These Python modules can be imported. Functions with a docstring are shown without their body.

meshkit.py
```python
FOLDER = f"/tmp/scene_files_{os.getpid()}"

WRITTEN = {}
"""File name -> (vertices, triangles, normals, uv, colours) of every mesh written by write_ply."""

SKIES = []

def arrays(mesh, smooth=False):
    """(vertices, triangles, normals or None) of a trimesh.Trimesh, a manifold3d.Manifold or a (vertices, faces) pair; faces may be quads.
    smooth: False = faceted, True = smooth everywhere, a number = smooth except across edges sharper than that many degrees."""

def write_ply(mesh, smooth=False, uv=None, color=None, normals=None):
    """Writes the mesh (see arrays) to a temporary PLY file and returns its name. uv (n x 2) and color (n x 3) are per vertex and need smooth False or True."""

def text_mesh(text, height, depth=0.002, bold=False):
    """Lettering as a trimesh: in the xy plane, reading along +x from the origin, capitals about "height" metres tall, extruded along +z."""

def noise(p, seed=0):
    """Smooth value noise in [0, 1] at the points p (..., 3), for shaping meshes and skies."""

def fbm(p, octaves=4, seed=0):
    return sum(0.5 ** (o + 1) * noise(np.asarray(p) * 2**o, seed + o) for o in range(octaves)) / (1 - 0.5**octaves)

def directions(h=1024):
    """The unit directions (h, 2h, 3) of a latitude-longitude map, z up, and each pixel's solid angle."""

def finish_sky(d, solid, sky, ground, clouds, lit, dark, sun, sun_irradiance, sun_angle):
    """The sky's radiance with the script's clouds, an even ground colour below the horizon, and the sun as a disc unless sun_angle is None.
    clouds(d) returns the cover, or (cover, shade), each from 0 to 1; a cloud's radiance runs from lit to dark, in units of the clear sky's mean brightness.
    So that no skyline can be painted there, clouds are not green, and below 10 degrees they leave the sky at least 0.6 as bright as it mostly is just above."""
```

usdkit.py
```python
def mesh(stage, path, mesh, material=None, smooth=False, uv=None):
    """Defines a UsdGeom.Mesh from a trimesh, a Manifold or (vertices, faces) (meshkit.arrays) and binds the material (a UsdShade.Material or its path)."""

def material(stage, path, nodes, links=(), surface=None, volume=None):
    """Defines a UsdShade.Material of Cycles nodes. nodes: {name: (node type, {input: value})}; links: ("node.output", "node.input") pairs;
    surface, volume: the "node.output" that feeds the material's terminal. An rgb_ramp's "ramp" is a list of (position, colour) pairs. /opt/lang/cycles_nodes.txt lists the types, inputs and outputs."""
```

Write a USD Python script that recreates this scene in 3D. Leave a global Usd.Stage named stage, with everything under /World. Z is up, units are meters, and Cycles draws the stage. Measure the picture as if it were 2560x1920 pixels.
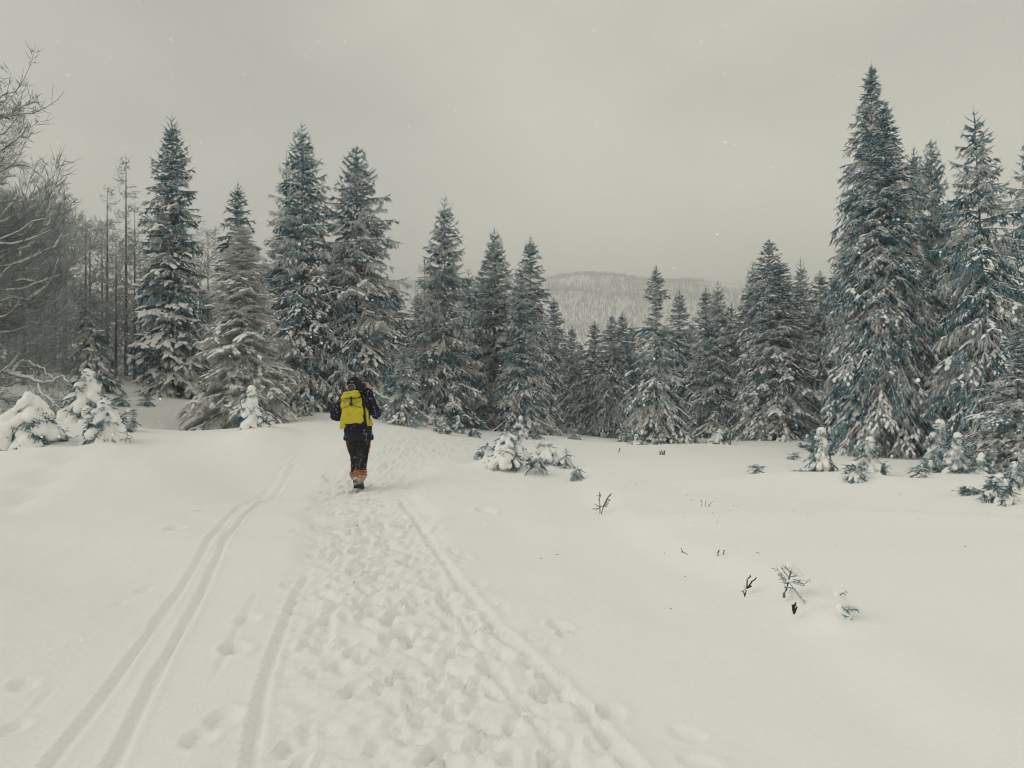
import math
import numpy as np
import trimesh
import manifold3d as m3
import usdkit
import meshkit
from pxr import Usd, UsdGeom, UsdLux, UsdShade, Gf, Sdf, Vt
from scipy.interpolate import RBFInterpolator

stage = Usd.Stage.CreateInMemory()
UsdGeom.SetStageUpAxis(stage, 'Z')
UsdGeom.SetStageMetersPerUnit(stage, 1.0)
World = UsdGeom.Xform.Define(stage, '/World')
stage.SetDefaultPrim(World.GetPrim())
UsdGeom.Scope.Define(stage, '/World/Looks')

# ------------------------------------------------------------------ camera, sky, sun, exposure
F, CX, CY, EYE = 1867.0, 1280.0, 960.0, 1.68          # focal length in photograph pixels, centre, eye height
cam = UsdGeom.Camera.Define(stage, '/World/view_camera')
cam.CreateHorizontalApertureAttr(36.0)
cam.CreateVerticalApertureAttr(27.0)
cam.CreateFocalLengthAttr(36.0 * F / 2560.0)
cam.CreateClippingRangeAttr(Gf.Vec2f(0.05, 5000))
cam.CreateFStopAttr(0.0)
cam.CreateExposureAttr(0.12)
cam.AddTranslateOp().Set(Gf.Vec3d(0, 0, EYE))
cam.AddRotateXYZOp().Set(Gf.Vec3f(90, 0, 0))

SUN = np.array([-0.72, -0.32, 0.60]); SUN /= np.linalg.norm(SUN)
SUN_EL = math.asin(SUN[2]); SUN_ROT = math.atan2(SUN[0], SUN[1])
SKY_STRENGTH = 0.1
sky_mat = usdkit.material(stage, '/World/Looks/overcast_sky', {
    'st': ('sky_texture', {'sky_type': 'single_scattering', 'sun_disc': False, 'sun_elevation': SUN_EL, 'sun_rotation': SUN_ROT}),
    'tc': ('texture_coordinate', {}),
    'mp': ('mapping', {'scale': (1.0, 1.0, 1.6), 'location': (2.1, 0.7, 0.5)}),
    'nz': ('noise_texture', {'scale': 1.6, 'detail': 4.0, 'roughness': 0.5}),
    'rp': ('rgb_ramp', {'ramp': [(0.34, (4.60, 4.60, 4.12)), (0.66, (6.45, 6.32, 5.40))]}),
    'sz': ('separate_xyz', {}), 'hz': ('map_range', {'from_min': 0.0, 'from_max': 0.5, 'to_min': 1.40, 'to_max': 1.0, 'clamp': True}),
    'hm': ('vector_math', {'math_type': 'scale'}),
    'mx': ('mix', {'fac': 0.96}),
    'bg': ('background_shader', {'strength': SKY_STRENGTH}),
}, [('tc.generated', 'mp.vector'), ('mp.vector', 'nz.vector'), ('nz.fac', 'rp.fac'), ('st.color', 'mx.color1'), ('tc.generated', 'sz.vector'), ('sz.z', 'hz.value'), ('rp.color', 'hm.vector1'), ('hz.result', 'hm.scale'), ('hm.vector', 'mx.color2'),
    ('mx.color', 'bg.color')], surface='bg.background')
dome = UsdLux.DomeLight.Define(stage, '/World/sky')
UsdShade.MaterialBindingAPI.Apply(dome.GetPrim()).Bind(sky_mat)
dome.GetPrim().SetCustomDataByKey('kind', 'structure')
sun = UsdLux.DistantLight.Define(stage, '/World/sun')
sun.CreateNormalizeAttr(True)
sun.CreateIntensityAttr(0.26)
sun.CreateAngleAttr(45.0)
sun.CreateColorAttr(Gf.Vec3f(1.0, 0.97, 0.90))
sun.AddRotateZOp().Set(-math.degrees(SUN_ROT))
sun.AddRotateXOp().Set(-(90.0 - math.degrees(SUN_EL)))
HAZE = 0.0021

# ------------------------------------------------------------------ helpers
names = {}
def numbered(parent, name):
    k = (parent, name); n = names.get(k, 0); names[k] = n + 1
    return f'{parent}/{name}' + (f'_{n:03d}' if n else '')

def tag(prim, label=None, cat=None, group=None, kind=None):
    for k, v in (('label', label), ('category', cat), ('group', group), ('kind', kind)):
        if v: prim.SetCustomDataByKey(k, v)

def thing(name, label, cat, loc=(0, 0, 0), rotz=0.0, scale=None, group=None):
    x = UsdGeom.Xform.Define(stage, numbered('/World', name))
    x.AddTranslateOp().Set(Gf.Vec3d(*map(float, loc)))
    x.AddRotateZOp().Set(float(math.degrees(rotz)))
    if scale is not None:
        x.AddScaleOp().Set(Gf.Vec3f(*map(float, np.broadcast_to(scale, 3))))
    tag(x.GetPrim(), label, cat, group)
    return x.GetPrim()

def part(parent, name, mesh, mat, smooth=False, label=None, kind=None, frost=None):
    m = usdkit.mesh(stage, numbered(str(parent.GetPath()), name), mesh, mat, smooth=smooth)
    if frost is not None and len(frost) == len(mesh[0]):
        UsdGeom.PrimvarsAPI(m).CreatePrimvar('frost', Sdf.ValueTypeNames.FloatArray, 'vertex').Set(Vt.FloatArray.FromNumpy(np.asarray(frost, np.float32)))
    tag(m.GetPrim(), label=label, kind=kind)
    return m.GetPrim()

def solo(name, mesh, mat, label=None, cat=None, group=None, kind=None, smooth=False, loc=None):
    m = usdkit.mesh(stage, numbered('/World', name), mesh, mat, smooth=smooth)
    if loc is not None: m.AddTranslateOp().Set(Gf.Vec3d(*map(float, loc)))
    tag(m.GetPrim(), label, cat, group, kind)
    return m.GetPrim()

def dup(src, name, label, loc, rotz=0.0, scale=None, group=None, cat=None):
    r = thing(name, label, cat or src.GetCustomData()['category'], loc, rotz, scale, group)
    r.GetReferences().AddInternalReference(src.GetPath())
    r.SetInstanceable(True)
    return r

def cat_meshes(ms):
    v, f, n = [], [], 0
    for a, b in ms:
        if len(a) == 0: continue
        v.append(a); f.append(np.asarray(b) + n); n += len(a)
    if not v: return np.zeros((0, 3)), np.zeros((0, 3), int)
    return np.vstack(v), np.vstack(f)

def unit(a):
    return a / np.maximum(np.linalg.norm(a, axis=-1, keepdims=True), 1e-9)

def smoothstep(a, b, x):
    t = np.clip((x - a) / (b - a), 0, 1); return t * t * (3 - 2 * t)

# ------------------------------------------------------------------ materials
def mat(name, *a, **k): return usdkit.material(stage, '/World/Looks/' + name, *a, **k)

def plain(name, col, rough=0.8, noise=0.25, scale=30, bump=0.0, spec=0.12):
    c = np.array(col, float)
    nodes = {'tc': ('texture_coordinate', {}), 'n': ('noise_texture', {'scale': scale, 'detail': 4.0, 'roughness': 0.6}),
             'r': ('rgb_ramp', {'ramp': [(0.3, tuple(c * (1 - noise))), (0.7, tuple(c * (1 + noise)))]}),
             'p': ('principled_bsdf', {'roughness': rough, 'specular_ior_level': spec})}
    links = [('tc.object', 'n.vector'), ('n.fac', 'r.fac'), ('r.color', 'p.base_color')]
    if bump:
        nodes['b'] = ('bump', {'strength': 0.6, 'distance': bump}); links += [('n.fac', 'b.height'), ('b.normal', 'p.normal')]
    return mat(name, nodes, links, surface='p.BSDF')

SNOW = (0.86, 0.855, 0.84)
def snow_mat(name, bumps):
    nodes = {'g': ('geometry', {}), 'p': ('principled_bsdf', {'roughness': 0.75, 'base_color': SNOW, 'diffuse_roughness': 0.3})}
    links, last = [], None
    for i, (sc, dist, st) in enumerate(bumps):
        nodes[f'n{i}'] = ('noise_texture', {'scale': sc, 'detail': 5.0, 'roughness': 0.6})
        nodes[f'b{i}'] = ('bump', {'strength': st, 'distance': dist})
        links += [('g.position', f'n{i}.vector'), (f'n{i}.fac', f'b{i}.height')]
        if last: links.append((f'{last}.normal', f'b{i}.normal'))
        last = f'b{i}'
    links.append((f'{last}.normal', 'p.normal'))
    return mat(name, nodes, links, surface='p.BSDF')

M_ground = snow_mat('ground_snow', [(2.5, 0.03, 0.35), (22, 0.014, 0.5), (140, 0.004, 0.5)])
M_snow = snow_mat('branch_snow', [(7, 0.05, 0.5), (45, 0.012, 0.4)])
M_lump = snow_mat('heaped_snow', [(4, 0.05, 0.3), (60, 0.006, 0.3)])

def needle_mat(name, green, lo, hi, namp=0.9, nscale=2.2, rime=(0.34, 0.57, 0.63)):
    """Needles whose upward faces hold snow."""
    g = np.array(green, float)
    return mat(name, {
        'g': ('geometry', {}), 'sx': ('separate_xyz', {}),
        'n': ('noise_texture', {'scale': nscale, 'detail': 3.0, 'roughness': 0.6}),
        'ri': ('math', {'math_type': 'multiply_add', 'value2': 0.35, 'value3': -0.175}),
        'na': ('math', {'math_type': 'multiply_add', 'value2': namp, 'value3': -0.5 * namp}),
        'at': ('attribute', {'attribute': 'frost'}), 'a3': ('math', {'math_type': 'add'}),
        'a1': ('math', {'math_type': 'add'}), 'a2': ('math', {'math_type': 'add'}),
        'mr': ('map_range', {'range_type': 'smoothstep', 'from_min': lo, 'from_max': hi, 'to_min': 0.0, 'to_max': 1.0, 'clamp': True}),
        'gr': ('rgb_ramp', {'ramp': [(0.0, tuple(g)), (0.38, tuple(g * .55 + np.array(rime) * .45)), (0.72, tuple(rime)), (1.0, SNOW)]}),
        'rv': ('math', {'math_type': 'multiply_add', 'value2': 0.7, 'value3': 0.65}),
        'hv': ('hsv', {}),
        'p': ('principled_bsdf', {'roughness': 0.8, 'specular_ior_level': 0.2}),
    }, [('g.normal', 'sx.vector'), ('g.position', 'n.vector'), ('n.fac', 'na.value1'), ('g.random_per_island', 'ri.value1'),
        ('sx.z', 'a1.value1'), ('na.value', 'a1.value2'), ('a1.value', 'a2.value1'), ('ri.value', 'a2.value2'),
        ('a2.value', 'a3.value1'), ('at.fac', 'a3.value2'), ('a3.value', 'mr.value'), ('mr.result', 'gr.fac'), ('g.random_per_island', 'rv.value1'), ('rv.value', 'hv.value'), ('gr.color', 'hv.color'), ('hv.color', 'p.base_color')],
        surface='p.BSDF')

GREEN = (0.024, 0.135, 0.185)
M_dark = needle_mat('needles_light_snow', GREEN, -0.65, 0.75)
M_mid = needle_mat('needles_frosted', GREEN, -0.80, 0.48)
M_hang = needle_mat('needles_frosted_hanging', GREEN, -0.95, 0.42)
M_heavy = needle_mat('needles_snowed', GREEN, -1.0, 0.40)
M_frostbark = needle_mat('dead_twigs_frosted', (0.34, 0.40, 0.40), -1.1, 0.8, nscale=3.0, rime=(0.60, 0.66, 0.66))
M_larch = needle_mat('larch_twigs', (0.20, 0.24, 0.245), -0.7, 0.85, nscale=3.0, rime=(.38, .42, .42))
M_twig = needle_mat('bare_sprigs', (0.055, 0.06, 0.048), 0.1, 1.0, rime=(.22, .23, .20))
M_bark = needle_mat('bark_snowed', (0.15, 0.16, 0.16), -0.4, 0.95, nscale=4.0)
M_pale = needle_mat('dead_spruce_frosted', (0.52, 0.57, 0.55), -1.5, 0.5, nscale=3.0, rime=(.74, .77, .75))
M_flake = mat('falling_snow', {'p': ('diffuse_bsdf', {'color': (0.9, 0.9, 0.9)})}, [], surface='p.BSDF')

# ------------------------------------------------------------------ ground
def P(px, py, Y):
    """The point at depth Y that the photograph shows at this pixel."""
    return np.array([(px - CX) / F * Y, Y, EYE - (py - CY) / F * Y])

CTRL = [P(*c) for c in [
    (640, 1222, 12.2), (895, 1222, 12), (1280, 1222, 12), (1600, 1222, 12), (2000, 1222, 12), (2560, 1290, 9.5),
    (2053, 1192, 13.6), (2170, 1197, 13.2), (2365, 1182, 14.2), (2298, 1207, 12.8), (2450, 1195, 13.4), (2498, 1270, 10.2), (2535, 1230, 11.6),
    (1270, 1165, 15), (1415, 1168, 14.6), (1200, 1130, 17.2), (1050, 1110, 16.5), (1183, 1085, 21.5), (1090, 1074, 21.5), (1010, 1052, 21),
    (940, 1047, 20), (860, 1040, 20), (760, 1042, 20), (1330, 1088, 24), (1480, 1092, 27), (1565, 1098, 25), (1640, 1110, 22.5), (1765, 1095, 26),
    (1925, 1106, 23.5), (2020, 1106, 22.5), (2180, 1131, 19), (2285, 1131, 20), (2440, 1142, 17), (2560, 1150, 16), (1755, 1140, 17.5), (2150, 1170, 15.5),
    (632, 1083, 15), (560, 1098, 14.6), (700, 1066, 16.5), (605, 1062, 19.5), (430, 990, 23.5), (330, 985, 24), (230, 945, 24), (60, 930, 24), (-160, 930, 24),
    (40, 1115, 13.6), (-100, 1113, 13.6), (160, 1115, 13.6), (215, 1052, 16.5), (262, 1112, 13.8), (320, 1080, 15), (450, 1082, 17.5), (400, 1040, 19.5), (370, 1100, 14.5),
    (125, 1230, 10.6), (400, 1160, 12.3), (500, 1290, 9.4)]]
for x in (-9, -6, -3, -1, 1, 3, 6, 9):
    for y in (-4, 0, 3, 6): CTRL.append(np.array([x, y, 0.0 + (0.05 * max(0, -x - 3) if y > 2 else 0)]))
for x, y, z in [(-22, 10, 1.6), (-26, 24, 3.2), (-20, 34, 3.0), (-8, 34, 1.6), (0, 36, -0.3), (8, 36, -0.9), (18, 34, -0.3), (24, 24, 0.3), (22, 10, 0.3), (15, 14, .1), (-14, 4, 0.6), (14, 4, 0.1)]:
    CTRL.append(np.array([x, y, z]))
CTRL = np.array(CTRL)
rbf = RBFInterpolator(CTRL[:, :2], CTRL[:, 2], kernel='thin_plate_spline', smoothing=0.02)

def base_z(x, y):
    x, y = np.asarray(x, float), np.asarray(y, float)
    xy = np.stack([np.clip(x, -26, 24), np.clip(y, -6, 36)], -1).reshape(-1, 2)
    z = rbf(xy).reshape(x.shape)
    far = smoothstep(30, 75, y)
    valley = -11.0 * smoothstep(34, 150, y) + 2.2 * smoothstep(-10, -40, x)
    z = z * (1 - far) + far * valley
    side = smoothstep(26, 60, np.abs(x))
    z = z + side * (meshkit.fbm(np.stack([x / 25, y / 25, 0 * x], -1), 3, 5) - .5) * 2.5
    return z

def gz(x, y): return float(base_z(np.array([x]), np.array([y]))[0])

def seg_dist(x, y, pts):
    """Distance to a polyline, signed side (+ right of its direction) and position along it."""
    best = np.full(x.shape, 1e9); side = np.zeros(x.shape); along = np.zeros(x.shape); run = 0.0
    for (ax, ay), (bx, by) in zip(pts[:-1], pts[1:]):
        dx, dy = bx - ax, by - ay; L = math.hypot(dx, dy)
        t = np.clip(((x - ax) * dx + (y - ay) * dy) / L**2, 0, 1)
        d = np.hypot(x - ax - t * dx, y - ay - t * dy)
        m = d < best
        best = np.where(m, d, best); side = np.where(m, ((x - ax) * dy - (y - ay) * dx) / L, side); along = np.where(m, run + t * L, along)
        run += L
    return best, side, along

def flat(*pp): return [((px - CX) / F * (EYE * F / (py - CY)), EYE * F / (py - CY)) for px, py in pp]

PATH = [(-0.05, 0.5), (-0.32, 3.27), (-0.62, 4.6), (-1.15, 6.67), (-1.75, 9.2), (-2.3, 11.8), (-2.45, 14), (-2.1, 16.4), (-1.0, 19.5), (0.6, 22.5)]
PATH_W = [(0.5, 1.02), (3.27, .96), (6.67, .80), (12, .84), (15, .92), (20, 1.05), (23, .95)]
TRACKS = [  # polyline, half width, depth
    (flat((20, 2050), (100, 1920), (300, 1660), (440, 1480), (600, 1265)) + [(-3.95, 11.6), (-4.2, 14), (-4.1, 17)], .027, .026),
    (flat((200, 2050), (270, 1920), (400, 1650), (490, 1500), (560, 1370), (650, 1250), (760, 1172)) + [(-4.05, 17.4)], .030, .028),
    (flat((1720, 2050), (1610, 1920), (1450, 1720), (1250, 1560), (1140, 1430), (1060, 1320), (1000, 1240)), .042, .032),
    (flat((1560, 2050), (1480, 1920), (1300, 1740), (1200, 1600), (1100, 1450)), .030, .022),
    (flat((590, 2050), (620, 1920), (660, 1700), (690, 1600), (740, 1470), (765, 1430)), .030, .028),
    (flat((735, 2050), (750, 1920), (772, 1790)), .030, .018),
    (flat((790, 1650), (820, 1540), (836, 1480)), .04, .025),
    (flat((520, 1700), (575, 1590), (640, 1470)), .018, .012),
    (flat((30, 1800), (125, 1700)), .015, .012),
    (flat((660, 1190), (760, 1150), (830, 1130)) , .05, .03),
]
ROUGH_EDGE = [0, 1, 2, 3]
rng0 = np.random.default_rng(11)

def nonuni(lo, a, b, hi, fine, grow, most):
    core = list(np.arange(a, b, fine)); out = core[:]
    s, x = fine, b
    while x < hi: out.append(x); s = min(s * grow, most * max(1, abs(x) / 30)); x += s
    out.append(hi); s, x = fine, a - fine
    while x > lo: out.append(x); s = min(s * grow, most * max(1, abs(x) / 30)); x -= s
    out.append(lo)
    return np.array(sorted(out))

gx = nonuni(-900, -3.7, 0.95, 900, 0.021, 1.09, 1.4)
rows, y = [], 1.2
while y < 40: rows.append(y); y += max(0.020, 0.0068 * y) if y < 13 else 0.011 * y
while y < 1500: rows.append(y); y *= 1.06
back, y, s = [], 1.2, .05
while y > -60: y -= s; s = min(s * 1.25, 4); back.append(y)
gy = np.array(sorted(back + rows))
X, Y = np.meshgrid(gx, gy)
Z = base_z(X, Y)
near = (Y > 0) & (Y < 45) & (np.abs(X) < 30)
p3 = np.stack([X, Y, 0 * X], -1)
soft = (meshkit.fbm(p3 / 2.6, 3, 3) - .5) * 0.25 + (meshkit.fbm(p3 * [2.6, 1.1, 1], 3, 9) - .5) * 0.026
d, side, along = seg_dist(X, Y, PATH)
hw = np.interp(Y, *zip(*PATH_W)) * (0.92 + 0.25 * meshkit.noise(np.stack([along * 1.3, 0 * X, 0 * X], -1), 4))
mask = 1 - smoothstep(0.72, 1.08, d / hw)
mask = np.where(near & (Y < 23), mask, 0)
Z = Z + np.where(Y < 120, soft * (1 - .7 * mask), 0)
# trodden trail: sunk a little, clods and prints
Z -= 0.035 * mask
clod = meshkit.fbm(p3 / 0.16, 4, 21) - .5
lump = np.abs(meshkit.fbm(p3 / 0.34, 3, 27) - .5)
fine = meshkit.fbm(p3 / 0.075, 2, 33) - .5
big_ = meshkit.fbm(p3 / 0.8, 2, 35)
Z += mask * (clod * 0.046 * (.5 + big_) + (0.13 - lump) * 0.028 + fine * .030)
fx, fy = np.asarray(gx), np.asarray(gy)
def stamp(cx, cy, lx, ly, ang, depth, rim=0.35):
    R = max(lx, ly) * 1.9
    i0, i1 = np.searchsorted(fy, [cy - R, cy + R]); j0, j1 = np.searchsorted(fx, [cx - R, cx + R])
    if i1 <= i0 or j1 <= j0: return
    xx, yy = X[i0:i1, j0:j1] - cx, Y[i0:i1, j0:j1] - cy
    c, s = math.cos(ang), math.sin(ang)
    u, v = (xx * c + yy * s) / lx, (-xx * s + yy * c) / ly
    q = np.sqrt(u * u + v * v)
    Z[i0:i1, j0:j1] += -depth * (1 - smoothstep(0.74, 1.02, q)) + depth * rim * np.exp(-((q - 1.22) / .2)**2)
pp = np.array(PATH)
seg = np.r_[0, np.cumsum(np.hypot(*np.diff(pp, axis=0).T))]
for k in range(1150):
    t = rng0.uniform(0.3, seg[-1]) if k % 3 else rng0.uniform(2.0, 9.0)
    cx, cy = np.interp(t, seg, pp[:, 0]), np.interp(t, seg, pp[:, 1])
    w = np.interp(cy, *zip(*PATH_W))
    tx, ty = np.interp(t + .3, seg, pp[:, 0]) - cx, np.interp(t + .3, seg, pp[:, 1]) - cy
    off = rng0.normal(0, .42) * w
    if abs(off) > 1.05 * w: continue
    a = math.atan2(ty, tx) + rng0.normal(0, .3)
    L = math.hypot(tx, ty) or 1
    stamp(cx + off * ty / L, cy - off * tx / L, rng0.uniform(.075, .13), rng0.uniform(.036, .06), a, rng0.uniform(.008, .032), rng0.uniform(.1, .5))
for px, py, s, dp in [(510, 1281, 1, .07), (440, 1340, 1.2, .04), (475, 1305, .7, .03), (1400, 1540, .9, .04), (1410, 1558, .5, .04), (1200, 1440, .8, .02), (1165, 1375, .9, .03), (590, 1600, 1, .06),
                      (560, 1780, 1.0, .035), (500, 1830, .9, .035), (620, 1530, 1, .03), (1215, 1275, 1.5, .05), (60, 1690, .8, .03), (30, 1790, .8, .03), (1720, 1790, .9, .02),
                      (1750, 1870, .9, .02), (300, 1500, .6, .015), (360, 1465, .7, .02), (1530, 1740, .9, .04), (1390, 1700, 1, .05), (1380, 1665, .9, .05), (1230, 1650, .9, .05)]:
    (cx, cy), = flat((px, py))
    stamp(cx, cy, .13 * s, .085 * s, 1.9 + rng0.normal(0, .3), dp, .25)
for i, (pts, w, dep) in enumerate(TRACKS):
    wob = (meshkit.noise(p3 * 3.1, 60 + i) - .5) * 0.03 if i in ROUGH_EDGE else 0
    sel = (Y < 19) & (np.abs(X) < 7) & (Y > .5)
    dd, ss, al = seg_dist(X[sel], Y[sel], pts)
    dd = np.abs(dd + (wob[sel] if i in ROUGH_EDGE else 0))
    fade = smoothstep(0, .5, al) * (1 - .55 * smoothstep(9, 15, Y[sel]))
    dz = -dep * (1 - smoothstep(w * .78, w * 1.18, dd)) * fade + dep * .38 * np.exp(-((dd - w * 1.75) / (w * .45))**2) * fade
    Z[sel] += dz
# soft snowed-in trench on the left, drift lip on the right
dd, ss, al = seg_dist(X, Y, flat((-60, 1310), (0, 1290), (110, 1240), (250, 1175)))
Z += -0.24 * np.exp(-(dd / .12)**2) * smoothstep(0, .3, al) * (1 - smoothstep(4.2, 5.6, al)) + 0.05 * np.exp(-((dd - .3) / .2)**2) * (ss > 0) * near
dd, ss, al = seg_dist(X, Y, flat((1480, 1200), (1590, 1300), (1720, 1365), (1880, 1420), (2000, 1470), (2130, 1550), (2300, 1680)))
Z += np.where(near, -0.11 * smoothstep(-.15, .45, ss) * np.exp(-(dd / 1.6)**2), 0)
dd, ss, al = seg_dist(X, Y, [(3.2, 12.5), (5, 12.9), (7, 11.9), (9, 12.2)])
Z += np.where(near, 0.10 * np.exp(-(dd / .7)**2), 0)
dd, ss, al = seg_dist(X, Y, [(2.5, 9.0), (4.5, 9.6), (7.5, 8.6)])
Z += np.where(near, 0.07 * np.exp(-(dd / .6)**2) * (1 - smoothstep(.2, .7, -ss)), 0)
for px, Yd, hgt, sg in [(2082, 5.5, .085, .17), (2000, 6.0, .05, .13), (1262, 14.5, .20, .50), (1345, 14.3, .14, .42), (1225, 14.7, .10, .4), (645, 14.8, .16, .6), (2480, 10.6, .10, .5), (2150, 12.6, .08, .4), (1070, 20.5, .12, .6), (2060, 13.8, .06, .4)]:
    Z += hgt * np.exp(-(((X - (px - CX) / F * Yd) / sg)**2 + ((Y - Yd) / (sg * 1.2))**2))
for k in range(26):
    stamp(-2.47 + rng0.normal(0, .30), 12.0 + rng0.normal(0, .5), rng0.uniform(.08, .14), rng0.uniform(.05, .07), 1.6 + rng0.normal(0, .5), rng0.uniform(.02, .05), .5)
nr, nc = X.shape
idx = np.arange(nr * nc).reshape(nr, nc)
quads = np.stack([idx[:-1, :-1], idx[:-1, 1:], idx[1:, 1:], idx[1:, :-1]], -1).reshape(-1, 4)
GROUND = np.stack([X, Y, Z], -1).reshape(-1, 3)
solo('snow_ground', (GROUND, quads), M_ground, 'snow covered clearing with trodden trail and ski tracks', kind='structure', smooth=True)

# ------------------------------------------------------------------ far hill and its wood
HS = 1.6
def hill_z(x, y):
    x, y = x / HS, y / HS
    ridge = 54.0 - 0.00034 * (x - 26)**2 * (np.where(x > 26, 1.0, .35)) + (meshkit.fbm(np.stack([x / 75, 0 * x, 0 * x + 2], -1), 3, 8) - .5) * 5
    s = smoothstep(85, 400, y)
    return HS * (-13 + (np.maximum(ridge, 12) + 13) * s**1.05 + (meshkit.fbm(np.stack([x / 45, y / 45, 0 * x], -1), 3, 12) - .5) * 8 * smoothstep(100, 200, y))
hx, hy = np.arange(-330, 430, 6.0) * HS, np.arange(75, 500, 6.0) * HS
HX, HY = np.meshgrid(hx, hy); HZ = hill_z(HX, HY)
HZ -= 60 * smoothstep(415 * HS, 500 * HS, HY)
hi = np.arange(HX.size).reshape(HX.shape)
solo('hills', (np.stack([HX, HY, HZ], -1).reshape(-1, 3), np.stack([hi[:-1, :-1], hi[:-1, 1:], hi[1:, 1:], hi[1:, :-1]], -1).reshape(-1, 4)), M_ground,
     'snowy wooded hill fading into haze', kind='structure', smooth=True)
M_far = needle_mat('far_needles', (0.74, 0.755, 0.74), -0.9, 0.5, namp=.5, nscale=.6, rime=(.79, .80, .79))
rngh = np.random.default_rng(5)
n = 60000
wx = HS * rngh.uniform(-150, 270, n); wy = HS * 105 + HS * 320 * rngh.uniform(0, 1, n)**.85
dens = meshkit.fbm(np.stack([wx / 50, wy / 90, 0 * wx], -1), 3, 44)
keep = dens > rngh.uniform(.24, .50, n); wx, wy = wx[keep], wy[keep]
wz = hill_z(wx, wy) - .15
wood = UsdGeom.PointInstancer.Define(stage, '/World/far_wood')
tag(wood.GetPrim(), 'distant spruce wood covering the hazy hill', 'wood', kind='stuff')
protos = []
for k in range(3):
    r = np.random.default_rng(70 + k); ms = []
    for j in range(5):
        z0, z1, rr = j * 1.7 + .3, j * 1.7 + 3.6, (1.75 - .3 * j) * r.uniform(.85, 1.15)
        a = np.arange(7) / 7 * 2 * np.pi + r.uniform(0, 1)
        q = rr * r.uniform(.65, 1.2, 7)
        v = np.vstack([np.c_[q * np.cos(a), q * np.sin(a), z0 + r.uniform(-.3, .3, 7)], [[0, 0, z1]]])
        ms.append((v, np.array([[i, (i + 1) % 7, 7] for i in range(7)])))
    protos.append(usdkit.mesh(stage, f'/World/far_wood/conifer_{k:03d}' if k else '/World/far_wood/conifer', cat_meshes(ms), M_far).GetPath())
wood.CreatePrototypesRel().SetTargets(protos)
wood.CreatePositionsAttr(Vt.Vec3fArray.FromNumpy(np.c_[wx, wy, wz].astype(np.float32)))
wood.CreateProtoIndicesAttr(Vt.IntArray.FromNumpy(rngh.integers(0, 3, len(wx)).astype(np.int32)))
sc = rngh.uniform(.17, .36, len(wx))
wood.CreateScalesAttr(Vt.Vec3fArray.FromNumpy(np.c_[sc * .9, sc * .9, sc].astype(np.float32)))

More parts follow.
